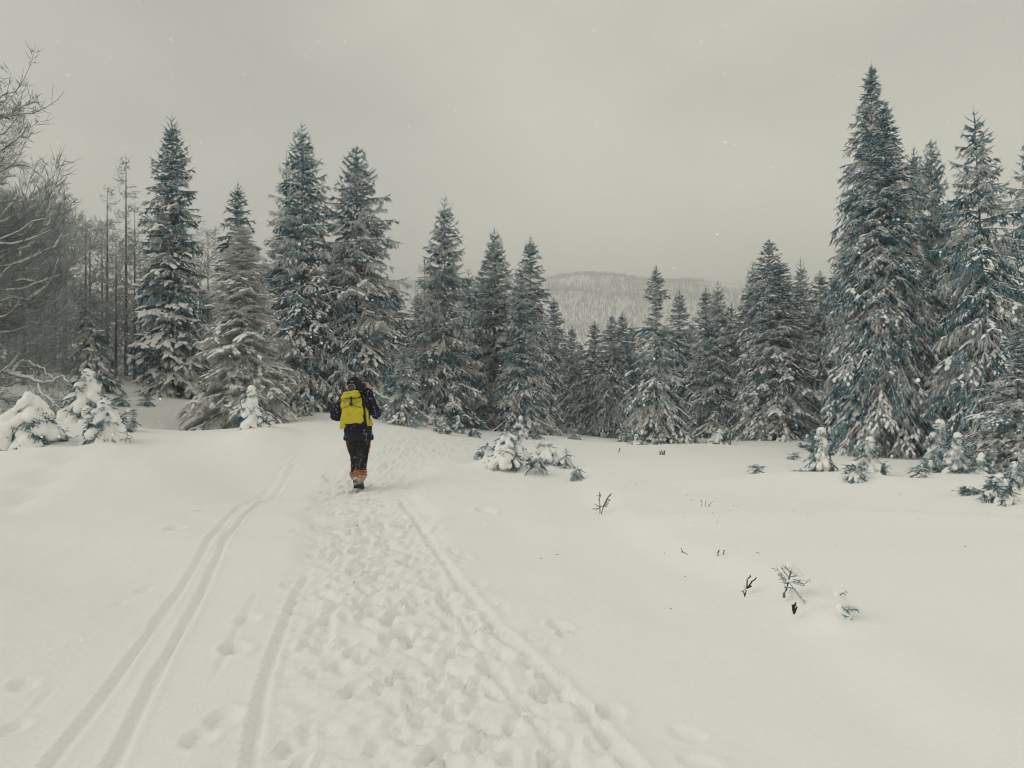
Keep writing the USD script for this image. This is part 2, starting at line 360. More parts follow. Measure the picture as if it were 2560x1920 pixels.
# ------------------------------------------------------------------ tree building
def spindles(P0, P1, P2, r0, r1, rng):
    """Needled twigs: three-sided spindles from P0 by P1 to a point at P2."""
    n = len(P0)
    if n == 0: return np.zeros((0, 3)), np.zeros((0, 3), int)
    t = unit(P1 - P0)
    a = unit(np.cross(t, np.where(np.abs(t[:, 2:]) < .9, [[0, 0, 1.0]], [[1.0, 0, 0]])))
    b = np.cross(t, a)
    ph = rng.uniform(0, 2 * np.pi, n)
    r0 = np.broadcast_to(r0, n)[:, None]; r1 = np.broadcast_to(r1, n)[:, None]
    V = np.empty((n, 7, 3))
    for k in range(3):
        c, s = np.cos(ph + k * 2.0944)[:, None], np.sin(ph + k * 2.0944)[:, None]
        V[:, k] = P0 + (a * c + b * s) * r0; V[:, 3 + k] = P1 + (a * c + b * s) * r1
    V[:, 6] = P2
    f = []
    for k in range(3):
        j = (k + 1) % 3; f += [[k, j, 3 + j], [k, 3 + j, 3 + k], [3 + k, 3 + j, 6]]
    Fc = (np.array(f)[None] + (np.arange(n) * 7)[:, None, None]).reshape(-1, 3)
    return V.reshape(-1, 3), Fc

def needles(P0, P1, P2, r, rng):
    """Needled twigs, cheaper: a point at P0, three corners at P1, a point at P2."""
    n = len(P0)
    if n == 0: return np.zeros((0, 3)), np.zeros((0, 3), int)
    t = unit(P2 - P0)
    a = unit(np.cross(t, np.where(np.abs(t[:, 2:]) < .9, [[0, 0, 1.0]], [[1.0, 0, 0]]))); b = np.cross(t, a)
    ph = rng.uniform(0, 2 * np.pi, n); r = np.broadcast_to(r, n)[:, None]
    V = np.empty((n, 5, 3)); V[:, 0] = P0; V[:, 4] = P2
    for k in range(3): V[:, 1 + k] = P1 + (a * np.cos(ph + k * 2.0944)[:, None] + b * np.sin(ph + k * 2.0944)[:, None]) * r
    f = np.array([[0, 2, 1], [0, 3, 2], [0, 1, 3], [4, 1, 2], [4, 2, 3], [4, 3, 1]])
    return V.reshape(-1, 3), (f[None] + (np.arange(n) * 5)[:, None, None]).reshape(-1, 3)

def spikes(P0, P2, r, rng):
    """Fine bare twigs: three-sided spikes."""
    n = len(P0); t = unit(P2 - P0)
    a = unit(np.cross(t, np.where(np.abs(t[:, 2:]) < .9, [[0, 0, 1.0]], [[1.0, 0, 0]]))); b = np.cross(t, a)
    ph = rng.uniform(0, 2 * np.pi, n); r = np.broadcast_to(r, n)[:, None]
    V = np.empty((n, 4, 3)); V[:, 3] = P2
    for k in range(3): V[:, k] = P0 + (a * np.cos(ph + k * 2.0944)[:, None] + b * np.sin(ph + k * 2.0944)[:, None]) * r
    f = np.array([[0, 1, 3], [1, 2, 3], [2, 0, 3]])
    return V.reshape(-1, 3), (f[None] + (np.arange(n) * 4)[:, None, None]).reshape(-1, 3)

def tubes(C, R, sides=3):
    """Curves C (B, K, 3) with radii R (B, K) as tubes."""
    B, K, _ = C.shape
    t = unit(np.gradient(C, axis=1))
    a = unit(np.cross(t, np.where(np.abs(t[..., 2:]) < .95, [[[0, 0, 1.0]]], [[[1.0, 0, 0]]])))
    b = np.cross(t, a)
    ang = np.arange(sides) * 2 * np.pi / sides
    V = C[:, :, None] + R[:, :, None, None] * (np.cos(ang)[None, None, :, None] * a[:, :, None] + np.sin(ang)[None, None, :, None] * b[:, :, None])
    i, k, j = np.meshgrid(np.arange(B), np.arange(K - 1), np.arange(sides), indexing='ij')
    A = (i * K + k) * sides; jn = (j + 1) % sides
    q = np.stack([A + j, A + jn, A + sides + jn, A + sides + j], -1).reshape(-1, 4)
    return V.reshape(-1, 3), np.vstack([q[:, [0, 1, 2]], q[:, [0, 2, 3]]])

def mounds(C, S, W, T):
    """Snow lying along curves: a six-cornered lumpy section. S sideways unit vectors, W half widths, T thicknesses."""
    B, K, _ = C.shape
    t = unit(np.gradient(C, axis=1)); up = unit(np.cross(S, t)); up = np.where(up[..., 2:] < 0, -up, up)
    sec = [(-1, -.35), (-.72, .5), (0, 1.0), (.72, .5), (1, -.35), (0, -.25)]
    V = np.stack([C + S * (a * W)[..., None] + up * (h * T)[..., None] for a, h in sec], 2)
    n = 6
    i, k, j = np.meshgrid(np.arange(B), np.arange(K - 1), np.arange(n), indexing='ij')
    A = (i * K + k) * n; jn = (j + 1) % n
    q = np.stack([A + j, A + n + j, A + n + jn, A + jn], -1).reshape(-1, 4)
    return V.reshape(-1, 3), np.vstack([q[:, [0, 1, 2]], q[:, [0, 2, 3]]])

def clumps(P, T, S, a, b, c):
    """Rounded lumps of snow at P: half lengths a along T, b along S, c upwards."""
    U = unit(np.cross(S, T)); U = np.where(U[:, 2:] < 0, -U, U)
    a, b, c = (np.broadcast_to(q, len(P))[:, None] for q in (a, b, c))
    V = []
    for k in range(4): V.append(P + T * a * math.cos(k * 1.5708) + S * b * math.sin(k * 1.5708) - U * c * .25)
    for k in range(4): V.append(P + T * a * .66 * math.cos(k * 1.5708 + .785) + S * b * .66 * math.sin(k * 1.5708 + .785) + U * c * .66)
    V = np.stack(V + [P + U * c], 1); f = []
    for k in range(4):
        j = (k + 1) % 4; f += [[k, j, 4 + k], [j, 4 + j, 4 + k], [4 + k, 4 + j, 8]]
    f = np.array(f)
    return V.reshape(-1, 3), (f[None] + (np.arange(len(P)) * 9)[:, None, None]).reshape(-1, 3)

def trunk_mesh(H, r, lean=(0, 0), rng=None, K=12, sides=7):
    z = np.linspace(-.3, H, K)
    t = np.clip(z / H, 0, 1)
    C = np.stack([lean[0] * t**1.6, lean[1] * t**1.6, z], -1)[None]
    return tubes(C, (r * (1 - t)**.9 + .0015 * H**.5)[None], sides)

FROST = {}
def spruce(seed, H, R, p=.85, low=.02, ws=.22, nb=6, etop=35, ebot=-25, droop=.25, uptip=.05, spacing=.075, twl=.34, twr=.03, hang=.7,
           load=.5, snow_low=1.0, ragged=.25, leader=.06, lean=(0, 0), gap=None, thin=1.0, flare=0.0, snow_w=.075, inner=1.0, subs=5.0, tip=.55, side=.5, cap=.058):
    """A spruce: returns trunk, crown and snow meshes. Whorls of drooping branches carrying hanging needled twigs, snow lying along them."""
    rng = np.random.default_rng(seed)
    hs = []
    h = low * H + .05
    while h < H * (1 - leader):
        hs.append(h); h += ws * rng.uniform(.75, 1.25) * (1.0 - .45 * (h / H))
    hs = np.array(hs)
    nbs = np.maximum(3, np.round(nb * (1 - .25 * (hs / H)) + rng.uniform(-1, 1, len(hs)))).astype(int)
    hb = np.repeat(hs, nbs) + rng.uniform(-.22, .22, nbs.sum()) * ws
    az = np.concatenate([np.arange(k) / k * 2 * np.pi + rng.uniform(0, 6.28) for k in nbs]) + rng.uniform(-.4, .4, nbs.sum())
    t = np.clip(hb / H, 0, 1)
    prof = (1 - t / (1 - leader * .6)).clip(.01)**p * (1 + flare * (1 - t)**3) * (.50 + .50 * smoothstep(0, .26, 1 - t))
    wavy = 1 + .5 * ragged * np.sin(t * 23 + 1.7 * np.cos(az - seed)) * np.cos(2 * az + seed)
    L = R * prof * wavy * rng.uniform(1 - ragged, 1 + ragged * .55, len(t)) + .10
    if gap is not None:
        g0, g1, gm = gap; L = np.where((t > g0) & (t < g1), L * gm, L)
    k2 = rng.integers(0, len(t), int(len(t) * inner))
    hb, az, t, L = np.r_[hb, hb[k2] + rng.uniform(-.5, .5, len(k2)) * ws], np.r_[az, rng.uniform(0, 6.28, len(k2))], np.r_[t, t[k2]], np.r_[L, L[k2] * rng.uniform(.25, .6, len(k2))]
    keep = rng.uniform(0, 1, len(t)) < thin
    hb, az, t, L = hb[keep], az[keep], t[keep], L[keep]
    B = len(L)
    e0 = np.radians(etop * t**1.5 + ebot * (1 - t)**1.0) + rng.normal(0, .10, B)
    dr = droop * (1 - t)**.5 * rng.uniform(.6, 1.5, B); ut = uptip * rng.uniform(0, 2, B)
    bend = rng.normal(0, .12, B)
    tz = hb / H
    tz = np.clip(tz, 0, 1)
    base = np.stack([lean[0] * tz**1.6, lean[1] * tz**1.6, hb], -1)
    def pos(b, s):
        a = az[b] + bend[b] * s
        r = L[b] * s * np.cos(e0[b] * .7)
        z = L[b] * (np.sin(e0[b]) * s - dr[b] * s**2 + ut[b] * s**4)
        return base[b] + np.stack([np.cos(a) * r, np.sin(a) * r, z], -1)
    K = 7
    sK = np.linspace(0, 1, K)
    bi = np.repeat(np.arange(B), K).reshape(B, K)
    C = pos(bi, np.broadcast_to(sK, (B, K)))
    crown = [tubes(C, (.010 + .012 * L[:, None]) * (1 - .85 * sK[None]) * (twr / .03)**.5, 3)]
    # side branchlets, which make each branch a fan
    ns = np.clip((L * subs).astype(int), 0, 9)
    pb = np.repeat(np.arange(B), ns); S = len(pb)
    sp = rng.uniform(.18, .92, S); q0 = pos(pb, sp); qf = unit(pos(pb, sp + .02) - q0)
    qh = unit(qf * [1, 1, 0.0001]); qs = np.stack([qh[:, 1], -qh[:, 0], 0 * qh[:, 0]], -1) * rng.choice([-1, 1], S)[:, None]
    qd = unit(qf * .75 + qs * rng.uniform(.5, 1.0, (S, 1)) - [0, 0, .12]); ql = L[pb] * (.52 - .36 * sp) * rng.uniform(.6, 1.25, S) + .05
    qdr = droop * rng.uniform(.4, 1.3, S)
    def pos2(k, u): return q0[k] + qd[k] * (ql[k] * u)[:, None] - np.array([0, 0, 1.0]) * (ql[k] * qdr[k] * u**2)[:, None]
    # twigs on branches and branchlets
    nt = np.maximum(4, (1.6 * L / spacing).astype(int)); nt2 = np.maximum(2, (1.7 * ql / spacing).astype(int))
    b = np.repeat(np.arange(B), nt); k2_ = np.repeat(np.arange(S), nt2)
    s = rng.uniform(0, 1, len(b))**.85 * .93 + .07; u = rng.uniform(0, 1, len(k2_))**.8 * .95 + .05
    P0 = np.vstack([pos(b, s), pos2(k2_, u)]); P0b = np.vstack([pos(b, s + .02), pos2(k2_, u + .05)])
    s = np.r_[s, np.clip(u * .8 + .2, 0, 1)]; b = np.r_[b, pb[k2_]]
    fwd = unit(P0b - P0)
    fh = unit(fwd * [1, 1, 0.0001]); sd = np.stack([fh[:, 1], -fh[:, 0], 0 * fh[:, 0]], -1) * rng.choice([-1, 1], len(b))[:, None]
    g = np.minimum(s / .3, 1) * (1.08 - tip * s)
    lm = np.clip(twl * (.45 + .55 * np.sqrt(L / max(R, .1))), .03, twl * 1.4)[b]
    l = lm * g * rng.uniform(.5, 1.3, len(b)) + .02
    hg = hang * rng.uniform(.2, 1.4, len(b)) * (1.05 - .75 * t[b])
    dirn = unit(fwd * rng.uniform(.35, .9, (len(b), 1)) + sd * (side + rng.uniform(-.4, .45, (len(b), 1))) - np.array([0, 0, 1.0]) * hg[:, None])
    P1 = P0 + dirn * (l * .5)[:, None]
    P2 = P1 + unit(dirn - np.array([0, 0, 1.0]) * (hg * .6)[:, None]) * (l * .6)[:, None]
    FROST['br'] = rng.normal(0, .50, B)
    crown.append(spikes(P0, P2, twr * rng.uniform(.7, 1.3, len(b)), rng)); fr_at = len(crown) - 1
    fr_val = np.repeat((FROST['br'][b] + rng.normal(0, .12, len(b))), 4)
    # branch ends
    e1 = pos(np.arange(B), np.full(B, .86)); e2 = pos(np.arange(B), np.full(B, 1.0)); ed = unit(e2 - e1)
    crown.append(spindles(e1, e2, e2 + ed * (.10 + .06 * L)[:, None], twr * .6, twr * .8, rng))
    # leader: bare shoot with a few short upward sprigs
    top = np.array([lean[0], lean[1], H])
    ll = H * leader
    l0 = top - [lean[0] * .08, lean[1] * .08, ll * 1.25]
    crown.append(spindles(l0[None], (l0 * .45 + top * .55)[None], top[None], twr * 1.0, twr * .85, rng))
    for q in (.08, .33, .55):
        k = 5 if q < .5 else 3
        a = np.arange(k) / k * 6.283 + rng.uniform(0, 6)
        o = np.repeat((l0 * (1 - q) + top * q)[None], k, 0)
        dd = np.stack([np.cos(a), np.sin(a), .65 + 0 * a], -1); ln = ll * (.62 - .6 * q) * rng.uniform(.6, 1.2, k)[:, None]
        crown.append(spindles(o, o + dd * ln * .5, o + dd * ln + [0, 0, .1] * ln, twr * .7, twr * .75, rng))
    # snow lying along branches and branchlets in lumps
    ld = load * rng.uniform(.0, 1.8, B) * (.45 + .75 * snow_low * (1 - t)**1.5)
    wm = snow_w * (.5 + .5 * np.clip(L / 1.2, .25, 1.4))
    nl = (L * 9 * (.06 / snow_w) * np.clip(ld, 0, 1.3)).astype(int)
    cb = np.repeat(np.arange(B), nl); cs = rng.uniform(.25, 1.02, len(cb))
    A0 = pos(cb, cs - .02); A1 = pos(cb, cs + .02)
    ns2 = (ql * 9 * (.06 / snow_w) * np.clip(ld[pb] * .9, 0, 1.2)).astype(int)
    ck = np.repeat(np.arange(S), ns2); cu = rng.uniform(.2, 1.05, len(ck))
    A0 = np.vstack([A0, pos2(ck, cu - .04)]); A1 = np.vstack([A1, pos2(ck, cu + .04)])
    cw = np.r_[wm[cb] * np.clip(ld[cb], .4, 1.5), wm[pb[ck]] * .8 * np.clip(ld[pb[ck]], .4, 1.4)] * rng.uniform(.45, 1.35, len(A0)); cw = np.minimum(cw, cap * rng.uniform(.7, 1.1, len(cw)))
    T_ = unit(A1 - A0); T_ = unit(T_ + rng.normal(0, .15, T_.shape)); S_ = unit(np.cross(T_, [[0, 0, 1.0]]))
    snow = clumps((A0 + A1) / 2 + [0, 0, 1.0] * (cw * .3)[:, None] + S_ * (rng.normal(0, .7, len(cw)) * cw)[:, None], T_, S_, cw * rng.uniform(1.2, 2.4, len(cw)), cw, cw * rng.uniform(.4, .65, len(cw)))
    FROST['last'] = np.concatenate([fr_val if i == fr_at else np.zeros(len(c[0])) for i, c in enumerate(crown)])
    tr = trunk_mesh(H * .97, .006 * H + .004, lean, rng)
    return tr, cat_meshes(crown), snow

def bare(seed, H, R, n=90, low=.05, up=.9, e=-.1, twigs=16, twl=.45, twr=.008, br=.022, p=.6, lean=(0, 0), tr=None, fork=False, load=.3):
    """A leafless larch or dead spruce: long curved branches with fine twigs."""
    rng = np.random.default_rng(seed)
    h = H * (low + (1 - low) * rng.uniform(0, 1, n)**.9) * .98
    t = h / H; az = rng.uniform(0, 2 * np.pi, n)
    L = R * (1 - t).clip(.02)**p * rng.uniform(.45, 1.15, n) + .12
    K = 8; s = np.linspace(0, 1, K)[None]
    e0 = e + .5 * t + rng.normal(0, .15, n); u = up * rng.uniform(.3, 1.3, n); bend = rng.normal(0, .35, n)
    a = az[:, None] + bend[:, None] * s
    r = L[:, None] * (s - .18 * u[:, None] * s**3)
    z = L[:, None] * (np.sin(e0)[:, None] * s + u[:, None] * .62 * s**3)
    b0 = np.stack([lean[0] * t**1.6, lean[1] * t**1.6, h], -1)
    C = b0[:, None] + np.stack([np.cos(a) * r, np.sin(a) * r, z], -1) + rng.normal(0, .02, (n, K, 3)) * L[:, None, None]
    wood = [tubes(C, br * (.3 + .5 * L / R)[:, None] * (1 - .85 * s), 3)]
    k = np.maximum(3, (twigs * L / R * 1.4)).astype(int)
    b = np.repeat(np.arange(n), k); q = rng.uniform(.12, 1, len(b)) * (K - 1.01); i = q.astype(int); fr = (q - i)[:, None]
    P0 = C[b, i] * (1 - fr) + C[b, i + 1] * fr; fw = unit(C[b, i + 1] - C[b, i])
    sd = unit(rng.normal(0, 1, (len(b), 3)) * [1, 1, .6])
    l = twl * rng.uniform(.3, 1.2, len(b)) * (.4 + .6 * (L / R)[b])
    d1 = unit(fw * .7 + sd * .8); P1 = P0 + d1 * (l * .5)[:, None]; P2 = P1 + unit(d1 + np.array([0, 0, up * .3])) * (l * .5)[:, None]
    wood.append(needles(P0, P1, P2, twr, rng))
    # third order
    j = np.repeat(np.arange(len(b)), 2); w = rng.uniform(.2, .9, len(j))[:, None]
    Q0 = P0[j] * (1 - w) + P1[j] * w; d2 = unit(d1[j] + rng.normal(0, .8, (len(j), 3))); l2 = (l[j] * rng.uniform(.25, .6, len(j)))[:, None]
    wood.append(spikes(Q0, Q0 + d2 * l2, twr * .9, rng))
    on = rng.uniform(0, 1, n) < load
    Cs = C[on][:, 1:7]; th = unit(np.gradient(Cs, axis=1)); sid = unit(np.stack([th[..., 1], -th[..., 0], 0 * th[..., 0]], -1))
    W = br * 1.1 * (.35 + .6 * L[on] / R)[:, None] * np.array([.6, 1, 1.1, 1, .8, .3])[None] * rng.uniform(.6, 1.4, (on.sum(), 6))
    snow = mounds(Cs + [0, 0, br * .25], sid, W, W * .9)
    return trunk_mesh(H, tr or .0065 * H + .015, lean, rng), cat_meshes(wood), snow

def man_mesh(m):
    k = m.to_mesh(); return np.array(k.vert_properties[:, :3], float), np.array(k.tri_verts)

def ball(p, r, seg=14): return m3.Manifold.sphere(float(r), seg).translate([float(c) for c in p])
def bone(p, q, r0, r1, seg=14): return m3.Manifold.batch_hull([ball(p, r0, seg), ball(q, r1, seg)])
def union(ms): return m3.Manifold.batch_boolean(list(ms), m3.OpType.Add)

def melt(m, edge, it=10, amp=0.0, freq=6.0, seed=0):
    """Refines and smooths a solid so that its pieces flow into one another; amp adds lumps."""
    v, f = man_mesh(m.refine_to_length(edge))
    tm = trimesh.Trimesh(v, f, process=True)
    trimesh.smoothing.filter_taubin(tm, lamb=.5, nu=.52, iterations=it)
    v = np.array(tm.vertices)
    if amp:
        v = v + tm.vertex_normals * ((meshkit.fbm(v * freq, 3, seed) - .5) * 2 * amp)[:, None]
    return v, np.array(tm.faces)

def laden(seed, H, R, lobes=9, cover=1.0, lean=(0, 0), peak=True, q=.74):
    """A young spruce under heaped snow: needled core and the snow draped over it."""
    rng = np.random.default_rng(seed)
    tr, cr, sn = spruce(seed, H * (.95 if peak else 1.05), R * 1.0, p=.72, ws=.09 * H**.5, nb=8, etop=10, ebot=-30, droop=.45, spacing=.021, twl=.06 + .08 * R, twr=.007 + .003 * R, hang=.9,
                        load=.5, leader=.06 if peak else .2, snow_w=.03 + .03 * R, lean=lean, inner=.3, thin=.75, ragged=.38, subs=4)
    lean = np.array(lean) + rng.uniform(-.18, .18, 2) * R
    top = H * (.93 if peak else .80)
    ms = [m3.Manifold.batch_hull([ball((lean[0], lean[1], top - .07 * H), .06 * H + .02, 12), ball((lean[0] * .5, lean[1] * .5, H * .42), .34 * R, 12), ball((0, 0, H * .10), .58 * R, 12)])]
    for k in range(int(lobes * 4.5)):
        a = rng.uniform(0, 6.28); w = rng.uniform(0, 1)**.7; zz = top * (1 - w) * .94
        rr = R * (.10 + .80 * w**.8) * rng.uniform(.80, 1.02); rad = R * rng.uniform(.13, .25) * (.55 + .5 * w)
        d = np.array([math.cos(a), math.sin(a), 0]); c = d * rr + [lean[0] * (1 - w), lean[1] * (1 - w), zz]
        ms.append(bone(c - d * rad * .9 + [0, 0, rad * 1.0], c + d * rad * .25, rad * .85, rad, 10))
    v, f = melt(union(ms), max(.022, R * .07), 7, amp=R * .035, freq=3.2 / max(R, .2), seed=seed)
    nrm = trimesh.Trimesh(v, f, process=False).vertex_normals
    cand = np.where((nrm[:, 2] < .22) & (v[:, 2] > .03) & (v[:, 2] < H * .85))[0]; g = []
    if len(cand):
        for k in range(14 + int(3.0 * lobes * (2.2 - cover))):
            i = cand[rng.integers(0, len(cand))]; c, o = v[i], unit((nrm[i] * [1, 1, .3])[None])[0]
            n = int(rng.integers(10, 34)); L0 = .05 + .09 * R
            p0 = c + rng.normal(0, L0 * .55, (n, 3)) * [1, 1, .6] - o * .02 - [0, 0, .015]
            d = unit(o * .9 + rng.normal(0, .5, (n, 3)) + [0, 0, -.35]); l = L0 * rng.uniform(.5, 1.25, (n, 1))
            g.append(needles(p0, p0 + d * l * .5, p0 + d * l, .006 + .004 * R, rng))
    n0 = len(cr[0]); cr = cat_meshes([cr] + g); FROST['last'] = np.r_[FROST['last'], np.full(len(cr[0]) - n0, -.75)]
    return tr, cr, sn, (v, f)

def put_tree(name, label, cat, meshes, loc, rotz=0.0, crown=None, heap=None, group=None, crown_name='crown'):
    t = thing(name, label, cat, loc, rotz, group=group)
    tr, cr, sn = meshes[:3]
    part(t, 'trunk', tr, M_bark, smooth=40)
    part(t, crown_name, cr, crown or M_mid, frost=FROST.get('last'))
    if len(sn[0]): part(t, 'snow', sn, M_snow, smooth=50, kind='stuff')
    if heap is not None: part(t, 'snow_heap', heap, M_lump, smooth=True)
    return t

def spot(px, Yd):
    x = (px - CX) / F * Yd
    return x, Yd, gz(x, Yd)

def height(top_py, Yd, z): return EYE - (top_py - CY) / F * Yd - z

# ------------------------------------------------------------------ big spruces
OPEN = dict(ebot=-18, etop=38, droop=.30, uptip=.10, hang=1.2, ragged=.24, load=.75, ws=.25, nb=7, twl=.22, spacing=.048, twr=.016, snow_w=.050)
DENSE = dict(ebot=-36, etop=40, droop=.34, uptip=.02, hang=.65, ragged=.20, load=.85, ws=.23, nb=8, twl=.17, spacing=.049, twr=.016, snow_w=.050, tip=.35, side=.8)
VARIANTS = {
    'narrow': dict(H=9.6, R=1.35, seed=101, mat=M_dark, p=0.52, snow_low=2.4, leader=.07, **{**OPEN, 'ragged': .26, 'snow_w': .085, 'cap': .10}),
    'pair': dict(H=9.8, R=1.75, seed=104, mat=M_hang, p=0.57, snow_low=1.6, leader=.055, **{**OPEN, 'snow_w': .055}),
    'level': dict(H=9.0, R=2.1, seed=105, mat=M_hang, p=0.5, snow_low=1.3, leader=.03, **{**OPEN, 'ragged': .30}),
    'slim': dict(H=8.2, R=1.6, seed=106, mat=M_hang, p=0.7, leader=.085, **OPEN),
    'dense': dict(H=7.0, R=1.45, seed=108, mat=M_mid, p=0.62, leader=.06, **DENSE),
    'dark': dict(H=6.2, R=1.3, seed=112, mat=M_dark, p=0.62, leader=.06, **DENSE),
    'broad': dict(H=7.4, R=1.95, seed=119, mat=M_mid, p=0.58, leader=.055, **DENSE),
    'giant': dict(H=10.2, R=1.95, seed=124, mat=M_mid, p=0.67, leader=.04, **{**DENSE, 'droop': .44, 'ebot': -44, 'nb': 9, 'twl': .20, 'spacing': .052, 'load': .8}),
    'pale': dict(H=5.8, R=1.35, seed=114, mat=M_heavy, p=0.8, gap=(.68, .78, .5), flare=.25, leader=.05, **{**DENSE, 'ebot': -24, 'ragged': .45, 'load': 1.0}),
    'bent': dict(H=8.3, R=1.75, seed=127, mat=M_hang, p=0.66, lean=(-.30, .1), leader=.075, **{**OPEN, 'ebot': -38, 'droop': .36, 'twl': .20, 'load': .85}),
}
built = {}
def big(px, top, Yd, hw_px, label, kind, rot=0.0, group=None):
    x, y, z = spot(px, Yd); v = dict(VARIANTS[kind]); H0, R0, seed, m = v.pop('H'), v.pop('R'), v.pop('seed'), v.pop('mat')
    H = height(top, Yd, z); R = .97 * hw_px / F * Yd
    sc = (R / R0, R / R0, H / H0); loc = (x, y, z - .08)
    if kind in built: return dup(built[kind], 'spruce_tree', label, loc, rot, sc, group)
    tr, cr, sn = spruce(seed, H0, R0, **v)
    t = built[kind] = thing('spruce_tree', label, 'spruce', loc, rot, sc, group)
    part(t, 'trunk', tr, M_bark, smooth=40); part(t, 'crown', cr, m, frost=FROST['last']); part(t, 'snow', sn, M_snow, smooth=True, kind='stuff')
    return t
for row in [
    (430, 268, 23.5, 100, 'narrow dark spruce left of the frosted grey spruce, its lower branches heavy with snow', 'narrow', 0),
    (595, 440, 26.5, 92, 'dark spruce rising behind the frosted grey spruce, only its top in view', 'dark', .6),
    (755, 288, 22.5, 128, 'tall spruce behind the walking person, left one of the tallest pair there', 'pair', 0),
    (892, 352, 23.2, 152, 'broad spruce with long level branches, right one of the pair behind the person', 'level', 0),
    (1112, 468, 25, 115, 'spruce with a long bare leader, next right of the pair behind the person', 'slim', 0),
    (1237, 556, 27, 96, 'slim spruce with a thin top shoot, right of the long leadered spruce', 'pair', 2.2),
    (1326, 576, 26, 94, 'dense dark-flanked spruce at the left edge of the view to the hill', 'dense', 0),
    (1300, 640, 24.5, 80, 'shorter spruce grown against the front of the spruce beside the hill view', 'slim', 2.8),
    (1430, 803, 31, 50, 'small slim spruce first to the right of the gap with the hill view', 'dense', 1.0),
    (1486, 790, 29, 60, 'short spruce second from the left in the low row beneath the hill', 'dark', 0),
    (1530, 776, 27.5, 70, 'short broad spruce third from the left in the low row beneath the hill', 'broad', 2.0),
    (1556, 768, 30, 58, 'dark short spruce close behind the broad one in the low row beneath the hill', 'dark', 2.1),
    (1580, 798, 31, 52, 'lowest dark spruce at the right end of the low row beneath the hill', 'dark', 4.0),
    (1640, 650, 23.5, 98, 'pale frosted spruce with a thin gappy top, standing forward right of the hill view', 'pale', 0),
    (1698, 712, 30.5, 64, 'slender dark spruce just right of the pale frosted spruce', 'dark', 5.0),
    (1765, 705, 29, 72, 'dense spruce close left of a slightly taller twin with a thin straight leader', 'dense', 2.4),
    (1795, 688, 28, 78, 'dense spruce with a thin straight leader between the slender dark spruce and the broad one', 'slim', 1.1),
    (1828, 745, 30, 60, 'spruce half hidden between its dense neighbours left of the broad double topped pair', 'dark', 1.2),
    (1882, 636, 30, 82, 'spruce with long bare leader left behind the broad double topped pair', 'slim', 4.1),
    (1923, 582, 25.5, 120, 'broad spruce left of the giant spruce, taller of a grown together pair', 'broad', 0),
    (1947, 632, 24, 125, 'broad spruce left of the giant spruce, shorter front one of a grown together pair', 'dense', 3.7),
    (2002, 628, 29, 78, 'thin leadered spruce in the gap left of the giant spruce', 'slim', 5.3),
    (2050, 662, 28.5, 88, 'short spruce tucked against the left flank of the giant spruce', 'dense', 5.0),
    (2178, 142, 20.5, 152, 'giant spruce, highest treetop of all, on the right', 'giant', 2.6),
    (2212, 240, 18.8, 172, 'massive spruce growing close in front of the giant spruce', 'giant', 0),
    (2285, 345, 23.5, 95, 'spruce top showing just behind the right flank of the giant spruce', 'dense', .5),
    (2328, 335, 22, 105, 'slim spruce between the giant spruce and the one with a bent top', 'level', 2.9),
    (2468, 238, 16.8, 168, 'spruce with a bent leaning top of bare sprigs near the right edge', 'bent', 0),
    (2582, 196, 18.5, 150, 'tall spruce cut off by the right edge of the picture', 'bent', 3.4),
    (2545, 790, 14.2, 135, 'low spruce at the right edge with branches bowed under snow', 'pale', 2.0),
]: big(*row)

# half dead frosted spruce
x, y, z = spot(605, 18.6)
put_tree('spruce_tree', 'pale grey half dead spruce with thin frosted branches, behind the snow capped knoll', 'spruce',
         spruce(103, height(545, 18.6, z), 138 / F * 18.6, p=.72, ws=.15, nb=8, etop=20, ebot=-14, droop=.22, uptip=.04, spacing=.022, twl=.24, twr=.007, hang=.35, load=1.3, snow_low=1.0,
                ragged=.36, leader=.04, snow_w=.045), (x, y, z - .06), crown=M_pale)
# small spruce in front of the broad one
x, y, z = spot(1008, 20)
put_tree('spruce_tree', 'small snowy spruce at the foot of the tall pair, just right of the person', 'spruce',
         spruce(131, height(868, 20, z), 72 / F * 20, p=.8, ws=.16, nb=7, etop=25, ebot=-25, droop=.4, spacing=.022, twl=.16, twr=.010, hang=.6, load=.9, snow_w=.06), (x, y, z - .05), crown=M_heavy)
x, y, z = spot(248, 22)
put_tree('spruce_tree', 'leaning young spruce with bowed snowy top in front of the bare thicket', 'spruce',
         spruce(132, height(752, 22, z), 62 / F * 22, p=.55, ws=.16, nb=7, etop=-5, ebot=-30, droop=.55, spacing=.024, twl=.18, twr=.010, hang=.8, load=1.1, snow_w=.07, lean=(-.45, -.1), leader=.02), (x, y, z - .05), crown=M_mid)

